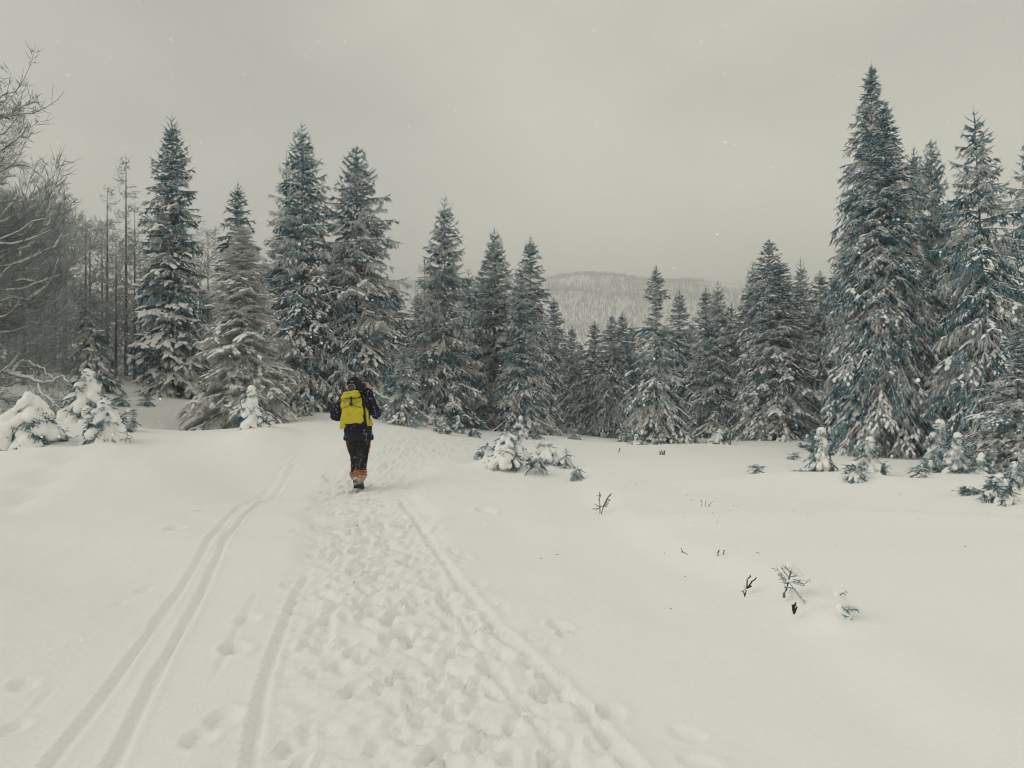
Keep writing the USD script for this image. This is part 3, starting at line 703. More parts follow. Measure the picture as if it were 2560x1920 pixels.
# spruces behind the front row
BACK = 'spruces standing behind the front rows'
for i, (px, top, Yd, lab) in enumerate([
        (660, 640, 30, 'spruce half hidden between the frosted grey spruce and the tall pair'), (700, 560, 31, 'spruce hidden behind the left flank of the tall pair'),
        (830, 620, 30, 'spruce showing in the cleft between the tall pair by the person'), (985, 690, 31, 'spruce behind the right branches of the broad spruce by the person'),
        (1045, 720, 30, 'low dark spruce in the gap left of the long leadered spruce'), (1172, 655, 31, 'small pointed spruce top just right of the long leadered spruce'),
        (1205, 668, 30.5, 'second small pointed top right of the long leadered spruce'), (1385, 730, 33, 'narrow spruce behind the right flank of the dense spruce beside the hill view'),
        (1262, 720, 32, 'spruce behind the loop topped one'), (1410, 850, 35, 'lowest spruce tip at the bottom of the hill view gap'),
        (1660, 800, 34, 'spruce behind the right side of the pale frosted spruce'), (1730, 780, 34, 'spruce between the slender dark spruce and the forked one, further back'),
        (1850, 790, 33, 'spruce deep between the dense group and the broad pair'), (1970, 740, 32, 'spruce behind the right flank of the broad pair'),
        (2085, 650, 31, 'spruce in the shade left of the giant spruce'), (2120, 560, 30, 'spruce whose tip touches the left flank of the giant spruce'),
        (2370, 480, 27, 'spruce behind the dark gap between massive spruce and bent top'), (2410, 560, 26, 'lower spruce behind the left skirt of the bent topped spruce'),
        (1600, 830, 36, 'spruce behind the left side of the pale frosted spruce'), (1450, 845, 37, 'spruce behind the slim one at the right of the hill gap'), (520, 700, 31, 'spruce behind the narrow dark spruce, right side')]):
    big(px, top, Yd, .19 * (1010 - top) + 12, lab, ('dark', 'dense', 'slim')[i % 3], i * 1.3, BACK)

# ------------------------------------------------------------------ bare larches and dead snags on the left
x, y, z = spot(-70, 17.5)
put_tree('larch_tree', 'big bare larch at the left edge with upswept twiggy branches', 'larch',
         bare(201, height(235, 17.5, z), 2.7, n=210, low=.05, up=.85, e=-.08, twigs=46, twl=.62, twr=.0065, br=.038, p=.20, load=.35), (x, y, z - .1), crown=M_larch, crown_name='branches')
x, y, z = spot(60, 21)
put_tree('larch_tree', 'bare larch behind the big one at the left edge', 'larch',
         bare(202, height(480, 21, z), 1.9, n=130, low=.03, up=.7, e=-.08, twigs=44, twl=.6, twr=.007, br=.022, p=.4, load=.35), (x, y, z - .1), crown=M_frostbark, crown_name='branches')
for i, (px, top, Yd, R, n, lab) in enumerate([
        (315, 380, 27, 1.0, 75, 'tallest dead snag, bare and thin, left of the narrow dark spruce'),
        (268, 458, 27.5, 1.1, 60, 'bare dead snag with down-curved side branches, second tallest in its group'),
        (337, 505, 26, .7, 50, 'short bare dead snag close to the narrow dark spruce'),
        (214, 532, 25, .75, 90, 'dead snag with a broken forked top tuft'),
        (137, 470, 25, 1.2, 80, 'bare tree just right of the leafless larches, with fine grey twigs'),
        (160, 440, 28, 1.0, 70, 'thin bare tree behind the fine twigged one beside the larches'),
        (716, 370, 27, .7, 70, 'thin bare dead tree left behind the taller of the pair by the person'),
        (1062, 640, 28, 1.1, 90, 'small bare tree with curled twigs between the broad and the long leadered spruce')]):
    x, y, z = spot(px, Yd)
    put_tree('dead_tree', lab, 'dead tree', bare(210 + i, height(top, Yd, z), R, n=n, low=.04, up=.35, e=-.15, twigs=16, twl=.36, twr=.009, br=.017, p=.6, load=.15), (x, y, z - .1), crown=M_frostbark, crown_name='branches')
thk = []
for k in range(2): thk.append(bare(230 + k, 4.9, 1.7, n=60, low=.01, up=.40, e=-.2, twigs=24, twl=.6, twr=.008, br=.016, p=.45, load=.15))
first = {}
THK = 'bare trees of the tangled grey thicket'
for i, (px, Yd, s) in enumerate([(20, 24, 1.0), (90, 25.5, 1.1), (165, 25, 1.0), (225, 27, 1.15), (290, 26, 1.0), (350, 27.5, 1.05), (500, 26, .95), (-60, 25, 1.3), (520, 29, 1.2), (395, 29, 1.1), (130, 29, 1.3), (40, 30, 1.4), (255, 30, 1.2)]):
    x, y, z = spot(px, Yd); k = i % 2
    lab = 'grey bare tree tangled in the thicket behind the left trees'
    if k not in first:
        t = first[k] = thing('thicket_tree', lab, 'bare tree', (x, y, z - .1), 0, s, THK)
        part(t, 'trunk', thk[k][0], M_bark, 40); part(t, 'branches', thk[k][1], M_frostbark); part(t, 'snow', thk[k][2], M_snow, 50, kind='stuff')
    else: dup(first[k], 'thicket_tree', lab, (x, y, z - .1), i * 2.1, s, THK)

# ------------------------------------------------------------------ young spruces on the right and along the tree feet
def young(px, base, top, Yd, hw, label, seed, kind='spruce', m=None, z_down=.05, **k):
    x, y, z = spot(px, Yd)
    H = max(.15, (base - top) / F * Yd + z_down); R = hw / F * Yd
    if kind == 'spruce':
        kk = dict(p=.75, ws=.10 * max(H, .5)**.5, nb=7, etop=18, ebot=-36, droop=.48, spacing=.025, twl=.07 + .08 * R, twr=.0085, hang=.8, load=1.5, snow_w=.030 + .02 * R, cap=.05, leader=.07); kk.update(k)
        return put_tree('young_spruce', label, 'young spruce', spruce(seed, H, R, **kk), (x, y, z - z_down), crown=m or M_heavy)
    tr, cr, sn, hp = laden(seed, H, R, **k)
    return put_tree('young_spruce', label, 'young spruce', (tr, cr, sn), (x, y, z - z_down), crown=m or M_dark, heap=hp)

young(2053, 1192, 1058, 13.6, 40, 'bushy young spruce in front of the left foot of the massive spruce', 301, 'laden', lobes=9, cover=.8)
young(2172, 1195, 1082, 13.2, 40, 'layered young spruce in front of the middle of the massive spruce', 302, 'laden', lobes=8, cover=.7)
young(2138, 1228, 1160, 12.2, 34, 'snow buried sapling heap in front of the layered young spruce', 303, 'laden', lobes=7)
young(2352, 1178, 1036, 14.4, 46, 'tallest young spruce at the feet of the big trees, left of the bent topped spruce', 304, 'laden', lobes=10, cover=.75)
young(2392, 1188, 1072, 13.8, 42, 'dense young spruce grown against the right side of the tallest young spruce', 305, 'laden', lobes=9, cover=.8)
young(2328, 1180, 1140, 13.9, 18, 'tiny snow hooded sapling at the foot of the tallest young spruce', 306, 'laden', lobes=5)
young(2298, 1207, 1162, 12.8, 20, 'small lone sapling left of the paired young spruces', 307)
young(2452, 1196, 1128, 13.4, 28, 'small drooping sapling below the spruce with bent top', 308, 'laden', lobes=7, cover=.9)
young(2498, 1272, 1180, 10.2, 45, 'sapling bowed under a thick snow hood near the right edge', 309, 'laden', lobes=8, cover=1.1)
young(2540, 1236, 1150, 11.4, 36, 'snowy sapling behind the hooded one at the right edge', 310, 'laden', lobes=8, cover=.8)
young(2426, 1256, 1214, 10.8, 22, 'small half buried sapling left of the hooded sapling', 311, 'laden', lobes=4)
young(1890, 1196, 1167, 13.6, 17, 'lone knee high sapling tip in the snow, left of the bushy young spruce', 312, load=1.2)
young(2000, 1199, 1174, 13.4, 18, 'low sapling tip close left of the bushy young spruce', 313, load=1.2)
young(1985, 1147, 1130, 17, 10, 'tiny snow dusted tip on the snow edge left of the massive spruce', 314, load=1.2)
young(2018, 1107, 1072, 20.5, 20, 'little spruce at the end of the shadowy gap left of the massive spruce', 315, 'laden', lobes=7, cover=.8)
young(1564, 1100, 1066, 23, 22, 'little snowy spruce at the foot of the low row', 316)
young(1588, 1115, 1080, 20.5, 22, 'snow hooded little spruce before the pale frosted spruce', 317, 'laden', lobes=6)
young(1612, 1110, 1098, 20.5, 12, 'snow tuft of a buried sapling between hooded spruce and pale spruce', 318, load=1.2)
young(1643, 1112, 1094, 20.5, 10, 'tiny sapling against the pale spruce skirt', 319)
young(1795, 1097, 1058, 22.5, 28, 'little spruce in front of the broad grown together pair', 320, 'laden', lobes=7, cover=.8)
young(1732, 1098, 1078, 23, 14, 'snow lump of a sapling right of the pale frosted spruce', 321, 'laden', lobes=5)
young(1433, 1092, 1062, 23, 16, 'little snowy spruce below the gap with the hill view', 322)
young(1084, 1072, 1008, 21.2, 26, 'young snowy spruce at the foot of the long leadered spruce', 323, 'laden', lobes=8, cover=.8)
young(1108, 1080, 1036, 19.8, 22, 'egg shaped snow hooded sapling on the trail edge', 324, 'laden', lobes=6)
young(1145, 1076, 1030, 21.5, 20, 'slim snowy sapling between the snow hooded ones by the trail', 325, 'laden', lobes=7, cover=.8)
young(1186, 1084, 1064, 20.5, 13, 'smallest snow hooded sapling by the trail behind the clump', 326, 'laden', lobes=5)
young(1300, 1090, 1030, 22, 28, 'young snowy spruce right behind the clump beside the trail', 327, 'laden', lobes=8, cover=.7)
young(1340, 1092, 1055, 22.5, 20, 'low snowy spruce behind the right half of the clump', 328, load=1.0)
# clump beside the trail
young(1272, 1165, 1058, 14.8, 52, 'star topped young spruce, heart of the snow heaped clump beside the trail', 331, 'laden', lobes=11, cover=1.9, peak=False, z_down=-.13)
young(1218, 1150, 1092, 14.9, 30, 'small spruce at the left end of the snow heaped clump', 332, 'laden', lobes=8, cover=1.6, peak=False, z_down=-.13)
young(1362, 1158, 1096, 14.8, 40, 'spruce at the right end of the snow heaped clump', 333, 'laden', lobes=9, cover=1.8, z_down=-.13)
young(1262, 1180, 1120, 14.0, 46, 'low front sapling arched under snow before the clump', 334, 'laden', lobes=9, cover=1.7, z_down=-.13)
young(1340, 1187, 1142, 13.7, 24, 'small arched sapling tip at the front right of the clump', 335, 'laden', lobes=4, cover=.9, z_down=-.13)
young(1415, 1168, 1108, 14.4, 24, 'thin sapling with a fan of bare shoots right of the clump', 336, load=.5, thin=.6, leader=.4)
young(1443, 1196, 1172, 13.4, 9, 'trailing sapling tip below the thin sapling', 337, load=.6)
# left: snow laden bushes
young(215, 1056, 912, 16.4, 66, 'tall cone of snow over a young spruce, left of the narrow dark spruce', 341, 'laden', lobes=11, cover=1.2, z_down=.1)
young(262, 1114, 990, 13.9, 62, 'snow heaped young spruce with a green twig star on top', 342, 'laden', lobes=9, cover=1.05, z_down=.1)
young(70, 1122, 972, 13.6, 95, 'biggest snow heaped bush at the left edge', 343, 'laden', lobes=12, cover=1.1, z_down=.12)
young(-10, 1122, 1010, 13.3, 60, 'snow laden bush cut by the left edge', 344, 'laden', lobes=8, cover=1.0, z_down=.1)
young(322, 1082, 1020, 15, 22, 'narrow snowy sapling right of the twig star heap', 345, 'laden', lobes=5)
young(632, 1092, 962, 15, 46, 'snow capped young spruce on the knoll before the frosted grey spruce', 346, 'laden', lobes=9, cover=1.0, z_down=.1)
young(300, 1002, 972, 20, 30, 'twiggy snow covered sapling in the hollow behind the tall snow cone', 347, load=1.0)
young(365, 1000, 965, 20.5, 26, 'low snowy sapling in front of the narrow dark spruce', 348, load=1.0)
young(765, 1036, 985, 20.5, 30, 'snowy sapling at the crest left of the person', 349, load=1.2)
young(690, 1050, 990, 19.5, 20, 'snowy sapling beside the right skirt of the frosted grey spruce', 350, load=1.1)

# sprigs sticking out of the snow
def sprig(px, base, Yd, label, seed, segs, r=1.0, feather=0, m=None):
    """segs: stems as pixel polylines [(x, y), ...] at depth Yd, standing on the snow at (px, base)."""
    rng = np.random.default_rng(seed); x, y, z = spot(px, Yd); u = Yd / F; r = r * u; ms = []
    for g in segs:
        q = np.array([((a - px) * u, rng.normal(0, 3) * u * (i > 0), (base - c) * u) for i, (a, c) in enumerate(g)])
        if q[0, 2] < 4 * u: q[0, 2] -= .04
        q = np.array([np.interp(np.linspace(0, len(q) - 1, 7), np.arange(len(q)), q[:, k]) for k in range(3)]).T
        ms.append(tubes(q[None], np.linspace(r, r * .7, 7)[None], 5))
        ln = np.linalg.norm(np.diff(q, axis=0), axis=1).sum(); k = int(feather * ln / u / 4)
        if k:
            w = rng.uniform(1, 5.99, k); i = w.astype(int); o = q[i] + (q[np.minimum(i + 1, 6)] - q[i]) * (w - i)[:, None]
            d = unit(unit(q[-1:] - q[:1]) * .7 + rng.normal(0, .5, (k, 3)) + [.2, 0, 0]); l = rng.uniform(4, 10, k)[:, None] * u
            ms.append(needles(o, o + d * l * .5, o + d * l, r * 1.1, rng))
    solo('twig', cat_meshes(ms), M_twig, label, 'twig', loc=(x, y, z))
sprig(1508, 1268, 10.1, 'upright sprig with a feathery side shoot, on the smooth snow right of the trail', 401,
      [[(1500, 1270), (1499, 1226)], [(1503, 1270), (1512, 1251), (1520, 1236), (1527, 1230)], [(1502, 1262), (1488, 1255)], [(1500, 1264), (1482, 1266)], [(1508, 1258), (1524, 1244)], [(1506, 1262), (1522, 1252)]], 1.1, 1.0, M_dark)
sprig(1763, 1270, 10.0, 'thin bundle of bare twigs on the smooth snow, right of the feathery sprig', 402,
      [[(1762, 1272), (1763, 1247)], [(1757, 1272), (1755, 1262), (1752, 1245)], [(1764, 1264), (1774, 1258), (1780, 1249)], [(1765, 1268), (1779, 1262)], [(1756, 1264), (1750, 1259)]], .6, .4, M_frostbark)
sprig(1712, 1384, 7.4, 'bent twig lying at the drift lip, left of the two snow tipped shoots', 403, [[(1707, 1379), (1703, 1369)], [(1703, 1378), (1711, 1380), (1720, 1386)]], 1.0, .2)
sprig(1802, 1386, 7.3, 'pair of short snow tipped shoots at the drift lip', 404, [[(1797, 1387), (1794, 1376), (1799, 1369)], [(1795, 1384), (1806, 1387)], [(1806, 1386), (1811, 1371)]], 1.4, .4)
sprig(1876, 1454, 6.3, 'dark forked shoot left of the baby spruce in the front snow', 405, [[(1867, 1456), (1870, 1446), (1876, 1436)], [(1869, 1453), (1879, 1448), (1889, 1443)], [(1868, 1454), (1880, 1462)]], 2.0, .5, M_dark)
sprig(1863, 1478, 6.05, 'tiny sprig tip below the dark forked shoot', 406, [[(1862, 1480), (1862, 1469)], [(1862, 1478), (1858, 1475)], [(1862, 1478), (1867, 1477)]], 1.2, .3)
sprig(1987, 1521, 5.6, 'green stub poking out just below the baby spruce', 407, [[(1985, 1523), (1986, 1511)], [(1985, 1520), (1981, 1513)], [(1986, 1520), (1992, 1518)]], 2.6, .8)
sprig(1547, 1120, 19.0, 'short twig poking from the snow below the snow hooded little spruce', 408, [[(1546, 1122), (1548, 1113)], [(1546, 1120), (1551, 1114)]], .8, .4)
sprig(1656, 1134, 17.8, 'green sprig on the snow in front of the pale frosted spruce', 409, [[(1656, 1136), (1655, 1124)], [(1655, 1134), (1649, 1128)], [(1656, 1134), (1662, 1126)], [(1654, 1135), (1647, 1134)]], 1.8, 1.2)
# baby spruce and buried bush in the front snow
x, y, z = spot(1966, 5.95); u = 5.95 / F
r = np.random.default_rng(411)
def pt(px, py, dy=0.0): return np.array([(px - 1966) * u, dy, (1494 - py) * u])
stem = np.array([pt(1960, 1502), pt(1960, 1492), pt(1966, 1482), pt(1970, 1466), pt(1973, 1452), pt(1977, 1436), pt(1979, 1424)])
sh = [(1973, 1454, 1956, 1430, .0), (1971, 1460, 1938, 1428, .02), (1970, 1462, 1942, 1441, -.02), (1970, 1464, 1948, 1450, -.04), (1969, 1467, 1952, 1460, -.05), (1976, 1440, 1958, 1420, .03),
      (1976, 1444, 1996, 1434, .04), (1974, 1456, 2022, 1459, -.02), (1973, 1460, 2012, 1464, -.05), (1972, 1462, 2003, 1467, -.07), (1975, 1450, 2008, 1446, .02), (1978, 1430, 1992, 1424, .03), (1978, 1430, 1964, 1420, -.02),
      (1973, 1464, 2000, 1506, -.10), (1968, 1475, 1984, 1478, -.03), (1966, 1478, 1958, 1473, -.02)]
fr = []
for (ax, ay, bx, by, dy) in sh:
    p0, p1 = pt(ax, ay), pt(bx, by, dy); L = np.linalg.norm(p1 - p0); dd = (p1 - p0) / L
    fr.append(spindles(p0[None], ((p0 + p1) / 2)[None], p1[None], .0035, .0055, r))
    k = max(3, int(L / .013)); q = r.uniform(.25, .95, k)[:, None]; o = p0 + (p1 - p0) * q
    d2 = unit(dd * .75 + r.normal(0, .5, (k, 3))); fr.append(needles(o, o + d2 * .015, o + d2 * r.uniform(.02, .045, (k, 1)), .0035, r))
bs = thing('young_spruce', 'baby spruce with a dark curved stem and snow pad, alone in the front snow', 'young spruce', (x, y, z + .004))
part(bs, 'stem', tubes(stem[None], np.array([[.010, .010, .009, .008, .007, .006, .004]]), 7), M_bark, smooth=True)
part(bs, 'crown', cat_meshes(fr), M_heavy)
pad = union([bone(pt(1974, 1422), pt(1996, 1440, .02), .030, .034), bone(pt(1984, 1430, .02), pt(2003, 1448, .0), .034, .018), bone(pt(1990, 1452, -.02), pt(2014, 1456, -.03), .016, .012), bone(pt(1962, 1462), pt(1980, 1458, -.01), .010, .010),
             bone(pt(1985, 1490, .05), pt(2000, 1504, .0), .03, .02)])
part(bs, 'snow_heap', melt(pad, .012, 8, .006, 25, 3), M_lump, smooth=True)
x, y, z = spot(2108, 5.4); u = 5.4 / F
def pt2(px, py, dy=0.0): return np.array([(px - 2108) * u, dy, (1535 - py) * u])
bs = thing('young_spruce', 'sapling almost buried in a snow heap, right of the baby spruce', 'young spruce', (x, y, z))
heap = union([bone(pt2(2094, 1482), pt2(2112, 1502), .030, .036), bone(pt2(2112, 1502), pt2(2136, 1508, -.02), .034, .012), bone(pt2(2100, 1515), pt2(2116, 1532, -.04), .03, .022), bone(pt2(2104, 1525), pt2(2126, 1552, -.06), .026, .010)])
part(bs, 'snow_heap', melt(heap, .012, 10, .005, 25, 5), M_lump, smooth=True)
fr = []
for (ax, ay, bx, by, n) in [(2092, 1478, 2104, 1468, 8), (2098, 1506, 2112, 1518, 16), (2108, 1514, 2128, 1512, 14), (2118, 1512, 2140, 1512, 10), (2096, 1526, 2120, 1532, 14), (2104, 1540, 2130, 1556, 18), (2112, 1546, 2138, 1562, 10)]:
    p0, p1 = pt2(ax, ay, -.045), pt2(bx, by, -.06); fr.append(spindles(p0[None], ((p0 + p1) / 2)[None], p1[None], .004, .006, r))
    o = p0 + (p1 - p0) * r.uniform(0, 1, (n, 1)); d2 = unit((p1 - p0) / np.linalg.norm(p1 - p0) + r.normal(0, .6, (n, 3)) + [0, 0, -.3]); fr.append(needles(o, o + d2 * .014, o + d2 * r.uniform(.02, .035, (n, 1)), .004, r))
part(bs, 'crown', cat_meshes(fr), M_mid)
# thin pole before the broad pair
x, y, z = spot(1826, 21.5)
solo('marker_pole', tubes(np.array([[[0, 0, -.2], [0.005, 0, .45], [0, 0, .9]]]), np.array([[.012, .011, .010]]), 6), M_bark, 'thin upright pole in the snow before the broad spruce pair', 'pole', loc=(x, y, z))

# fallen snowy branch on the left
rng = np.random.default_rng(77)
x0, y0, z0 = spot(30, 18)
curves, rad = [], []
main = np.array([P(-120, 880, 17.5), P(0, 925, 17.4), P(70, 945, 17.3), P(110, 958, 17.2), P(150, 945, 17.1), P(162, 962, 17.0)])
side1 = np.array([P(30, 932, 17.4), P(60, 905, 17.6), P(90, 915, 17.6), P(120, 935, 17.5), P(140, 952, 17.3), P(150, 975, 17.2)])
side2 = np.array([P(95, 952, 17.3), P(105, 985, 17.0), P(125, 1000, 16.8), P(140, 1015, 16.7), P(150, 1025, 16.6), P(155, 1040, 16.5)])
org = np.array([x0, y0, z0])
from scipy.interpolate import CubicSpline
def fine_curve(c, n=22, jit=.03):
    cs = CubicSpline(np.linspace(0, 1, len(c)), c); q = cs(np.linspace(0, 1, n)); return q + rng.normal(0, jit, (n, 3)) * np.linspace(.2, 1, n)[:, None]
Cb = np.stack([fine_curve(c) for c in (main, side1, side2)]) - org
tt = np.linspace(0, 1, 22)
wood = [tubes(Cb, np.array([.050, .026, .024])[:, None] * (1 - .8 * tt)[None], 6)]
nt = 420
b = rng.integers(0, 3, nt); q = rng.uniform(3, 20.99, nt); i = q.astype(int); fr = (q - i)[:, None]
p0 = Cb[b, i] * (1 - fr) + Cb[b, i + 1] * fr
d = unit(np.c_[rng.normal(.3, .6, nt), rng.normal(0, .5, nt), rng.normal(-.5, .5, nt)]); l = rng.uniform(.15, .6, nt)[:, None]
wood.append(needles(p0, p0 + d * l * .5, p0 + d * l + [0, 0, .10] * l, .008, rng))
th = unit(np.gradient(Cb, axis=1)); sid = unit(np.stack([th[..., 1], -th[..., 0], 0 * th[..., 0]], -1))
W = np.array([.060, .034, .030])[:, None] * (1.05 - .8 * tt)[None] * rng.uniform(.6, 1.35, (3, 22))
t = thing('fallen_branch', 'fallen bare branch with thick snow on top, low at the left edge', 'branch', org)
part(t, 'wood', cat_meshes(wood), M_frostbark); part(t, 'snow', mounds(Cb + [0, 0, .028], sid, W, W), M_snow, 60)

# ------------------------------------------------------------------ person
def loft(rings, n=28):
    rs = np.array(rings, float); a = np.arange(n) / n * 2 * np.pi
    V = np.stack([rs[:, 0:1] + rs[:, 3:4] * np.sign(np.cos(a)) * np.abs(np.cos(a))**.85, rs[:, 1:2] + rs[:, 4:5] * np.sign(np.sin(a)) * np.abs(np.sin(a))**.85, np.repeat(rs[:, 2:3], n, 1)], -1)
    K = len(rs); f = []
    for k in range(K - 1):
        for j in range(n):
            q = [k * n + j, k * n + (j + 1) % n, (k + 1) * n + (j + 1) % n, (k + 1) * n + j]
            f += [[q[0], q[1], q[2]], [q[0], q[2], q[3]]]
    v = V.reshape(-1, 3); c0, c1 = len(v), len(v) + 1
    v = np.vstack([v, V[0].mean(0), V[-1].mean(0)])
    for j in range(n):
        f += [[(j + 1) % n, j, c0], [(K - 1) * n + j, (K - 1) * n + (j + 1) % n, c1]]
    return v, np.array(f)
def loft_m(rings, n=28):
    v, f = loft(rings, n)
    return m3.Manifold(m3.Mesh(v.astype(np.float32), f.astype(np.uint32)))

M_skin = plain('skin', (0.42, 0.27, 0.20), .55, .08)
M_hair = plain('hair', (0.03, 0.022, 0.016), .6, .2)
M_jacket = plain('navy_jacket', (0.010, 0.011, 0.024), .7, .35, 25, .01)
M_trouser = plain('black_trousers', (0.007, 0.007, 0.010), .75, .35, 30, .008)
M_pack = plain('yellow_pack_cloth', (0.52, 0.44, 0.035), .6, .14, 14, .012)
M_packdark = plain('dark_webbing', (0.012, 0.012, 0.014), .6, .2)
M_orange = plain('orange_trim', (0.50, 0.17, 0.035), .6, .2)
M_boot = needle_mat('snowy_boot', (0.09, 0.10, 0.11), -.4, .6, nscale=25, rime=(.32, .33, .34))
M_hat = plain('black_cap', (0.010, 0.010, 0.012), .8, .3, 60, .004)
M_cam = plain('black_camera', (0.012, 0.012, 0.013), .35, .2)
M_grey = plain('grey_letters', (0.55, 0.55, 0.56), .6, .05)
M_ring = plain('lens_ring', (0.25, 0.25, 0.26), .3, .1)
M_glass = mat('lens_glass', {'p': ('principled_bsdf', {'base_color': (0.03, 0.012, 0.025), 'roughness': 0.08, 'specular_ior_level': 0.8})}, [], surface='p.BSDF')
M_glove = mat('red_striped_glove', {'tc': ('texture_coordinate', {}), 'sx': ('separate_xyz', {}), 'w': ('wave_texture', {'scale': 14.0, 'bands_direction': 'x'}),
                                    'r': ('rgb_ramp', {'ramp': [(0, (.5, .015, .025)), (.55, (.5, .015, .025)), (.6, (.7, .65, .62)), (1, (.7, .65, .62))], 'interpolate': True}), 'p': ('principled_bsdf', {'roughness': .8})},
              [('tc.object', 'w.vector'), ('w.fac', 'r.fac'), ('r.color', 'p.base_color')], surface='p.BSDF')
M_gaiter = mat('snow_caked_gaiter', {'tc': ('texture_coordinate', {}), 'sx': ('separate_xyz', {}), 'n': ('noise_texture', {'scale': 22.0, 'detail': 5.0, 'roughness': .7}), 'mp': ('mapping', {'scale': (1, 1, 3.2)}),
                                      'mr': ('map_range', {'from_min': .36, 'from_max': .20, 'to_min': -.16, 'to_max': .10, 'clamp': True}), 'ad': ('math', {'math_type': 'add'}),
                                      'st': ('map_range', {'range_type': 'smoothstep', 'from_min': .50, 'from_max': .72, 'to_min': 0, 'to_max': 1, 'clamp': True}),
                                      'n2': ('noise_texture', {'scale': 9.0, 'detail': 3.0}), 'r2': ('rgb_ramp', {'ramp': [(.35, (.46, .13, .035)), (.65, (.16, .065, .03))]}),
                                      'mx': ('mix', {'color2': (.70, .67, .62)}), 'b': ('bump', {'strength': .7, 'distance': .015}), 'p': ('principled_bsdf', {'roughness': .85})},
               [('tc.object', 'mp.vector'), ('mp.vector', 'n.vector'), ('tc.object', 'sx.vector'), ('sx.z', 'mr.value'), ('mr.result', 'ad.value1'), ('n.fac', 'ad.value2'), ('ad.value', 'st.value'), ('st.result', 'mx.fac'),
                ('tc.object', 'n2.vector'), ('n2.fac', 'r2.fac'), ('r2.color', 'mx.color1'), ('mx.color', 'p.base_color'), ('n.fac', 'b.height'), ('b.normal', 'p.normal')], surface='p.BSDF')

PX, PY = (893 - CX) / F * 12.0, 12.0
PZ = float(EYE - (1222 - CY) / F * 12.0)
per = thing('person', 'person in navy jacket and black trousers walking away on the trodden snow trail', 'person', (PX, PY, PZ))
# joints: x right, y away from the camera
J = dict(head=(-.055, .03, 1.66), neck=(-.03, .03, 1.50), chest=(0, .02, 1.30), waist=(.01, .0, 1.05), hip=(.02, 0, .93),
         sl=(-.20, .02, 1.45), el=(-.345, .02, 1.19), wl=(-.20, .20, 1.10), sr=(.18, .02, 1.45), er=(.305, -.02, 1.21), wr=(.17, -.02, 1.56),
         hl=(-.075, 0, .91), kl=(-.040, .10, .50), al=(-.035, .12, .12), hr=(.105, 0, .91), kr=(.075, .02, .50), ar=(.052, -.10, .12))
body = [ball(J['head'], .092, 20), ball(np.array(J['head']) + [0, .025, -.055], .068, 16), bone(J['neck'], np.array(J['head']) + [0, -.01, -.06], .058, .055),
        loft_m([(0.01, 0, .86, .16, .11), (.01, 0, 1.05, .14, .10), (0, .01, 1.25, .17, .11), (0, .02, 1.40, .17, .10), (-.01, .02, 1.47, .10, .07)]),
        ball(np.array(J['head']) + [0, .098, -.02], .016), ball(np.array(J['head']) + [.092, 0, -.02], .022), ball(np.array(J['head']) + [-.092, 0, -.02], .022),
        ball(np.array(J['head']) + [.034, .082, .012], .014), ball(np.array(J['head']) + [-.034, .082, .012], .014), bone(np.array(J['head']) + [-.025, .078, -.062], np.array(J['head']) + [.025, .078, -.062], .012, .012)]
for s in 'lr':
    body += [bone(J['s' + s], J['e' + s], .052, .042), bone(J['e' + s], J['w' + s], .042, .030), bone(J['h' + s], J['k' + s], .085, .058), bone(J['k' + s], J['a' + s], .056, .040),
             bone(J['a' + s], np.array(J['a' + s]) + [0, .13, -.07], .040, .030), bone(J['s' + s], (0, .02, 1.42), .055, .08)]
part(per, 'body', melt(union(body), .03, 6), M_skin, smooth=True)
part(per, 'hair', melt(m3.Manifold.batch_hull([ball(np.array(J['head']) + [0, -.02, -.03], .088), ball(np.array(J['head']) + [0, -.03, -.09], .06)]), .02, 3, .006, 60), M_hair, smooth=True)
tor = loft_m([(.022, 0, .785, .238, .165), (.022, 0, .84, .236, .165), (.015, 0, .98, .212, .152), (.005, 0, 1.12, .200, .145), (0, .01, 1.28, .205, .145), (0, .015, 1.40, .195, .125), (-.01, .02, 1.47, .135, .10), (-.02, .025, 1.525, .085, .085)], 36)
jk = [tor]
for s, r0, r1, r2 in (('l', .098, .100, .070), ('r', .092, .088, .068)):
    jk += [bone(J['s' + s], J['e' + s], r0, r1, 18), bone(J['e' + s], J['w' + s], r1 * .95, r2, 18)]
v, f = melt(union(jk), .022, 10)
tmj = trimesh.Trimesh(v, f, process=False)
fold = meshkit.fbm(np.c_[v[:, 0] * 9, v[:, 1] * 9, v[:, 2] * 16], 3, 4) - .5
v = v + tmj.vertex_normals * (fold * .05)[:, None]
part(per, 'jacket', (v, f), M_jacket, smooth=True)
jacket_mesh = trimesh.Trimesh(v, f, process=False)
col = [bone((-.10, .02, 1.50), (.05, .02, 1.50), .055, .055), bone((-.09, -.03, 1.53), (.04, -.03, 1.53), .045, .045)]
part(per, 'hood', melt(union(col), .025, 8, .01, 20), M_jacket, smooth=True)
tz = [loft_m([(.02, 0, .80, .200, .135), (.02, 0, .90, .205, .145), (.015, 0, .99, .190, .135)])]
for s in 'lr':
    h, k_, a = (np.array(J[q + s]) for q in 'hka')
    mid = k_ * .35 + a * .65
    tz += [bone(h + [0, 0, -.02], k_, .126, .094, 18), bone(k_, mid, .094, .086, 18)]
v, f = melt(union(tz), .022, 8)
tmt = trimesh.Trimesh(v, f, process=False)
v = v + tmt.vertex_normals * ((meshkit.fbm(np.c_[v[:, 0] * 10, v[:, 1] * 10, v[:, 2] * 22], 3, 8) - .5) * .03)[:, None]
part(per, 'trousers', (v, f), M_trouser, smooth=True)
trouser_mesh = trimesh.Trimesh(v, f, process=False)
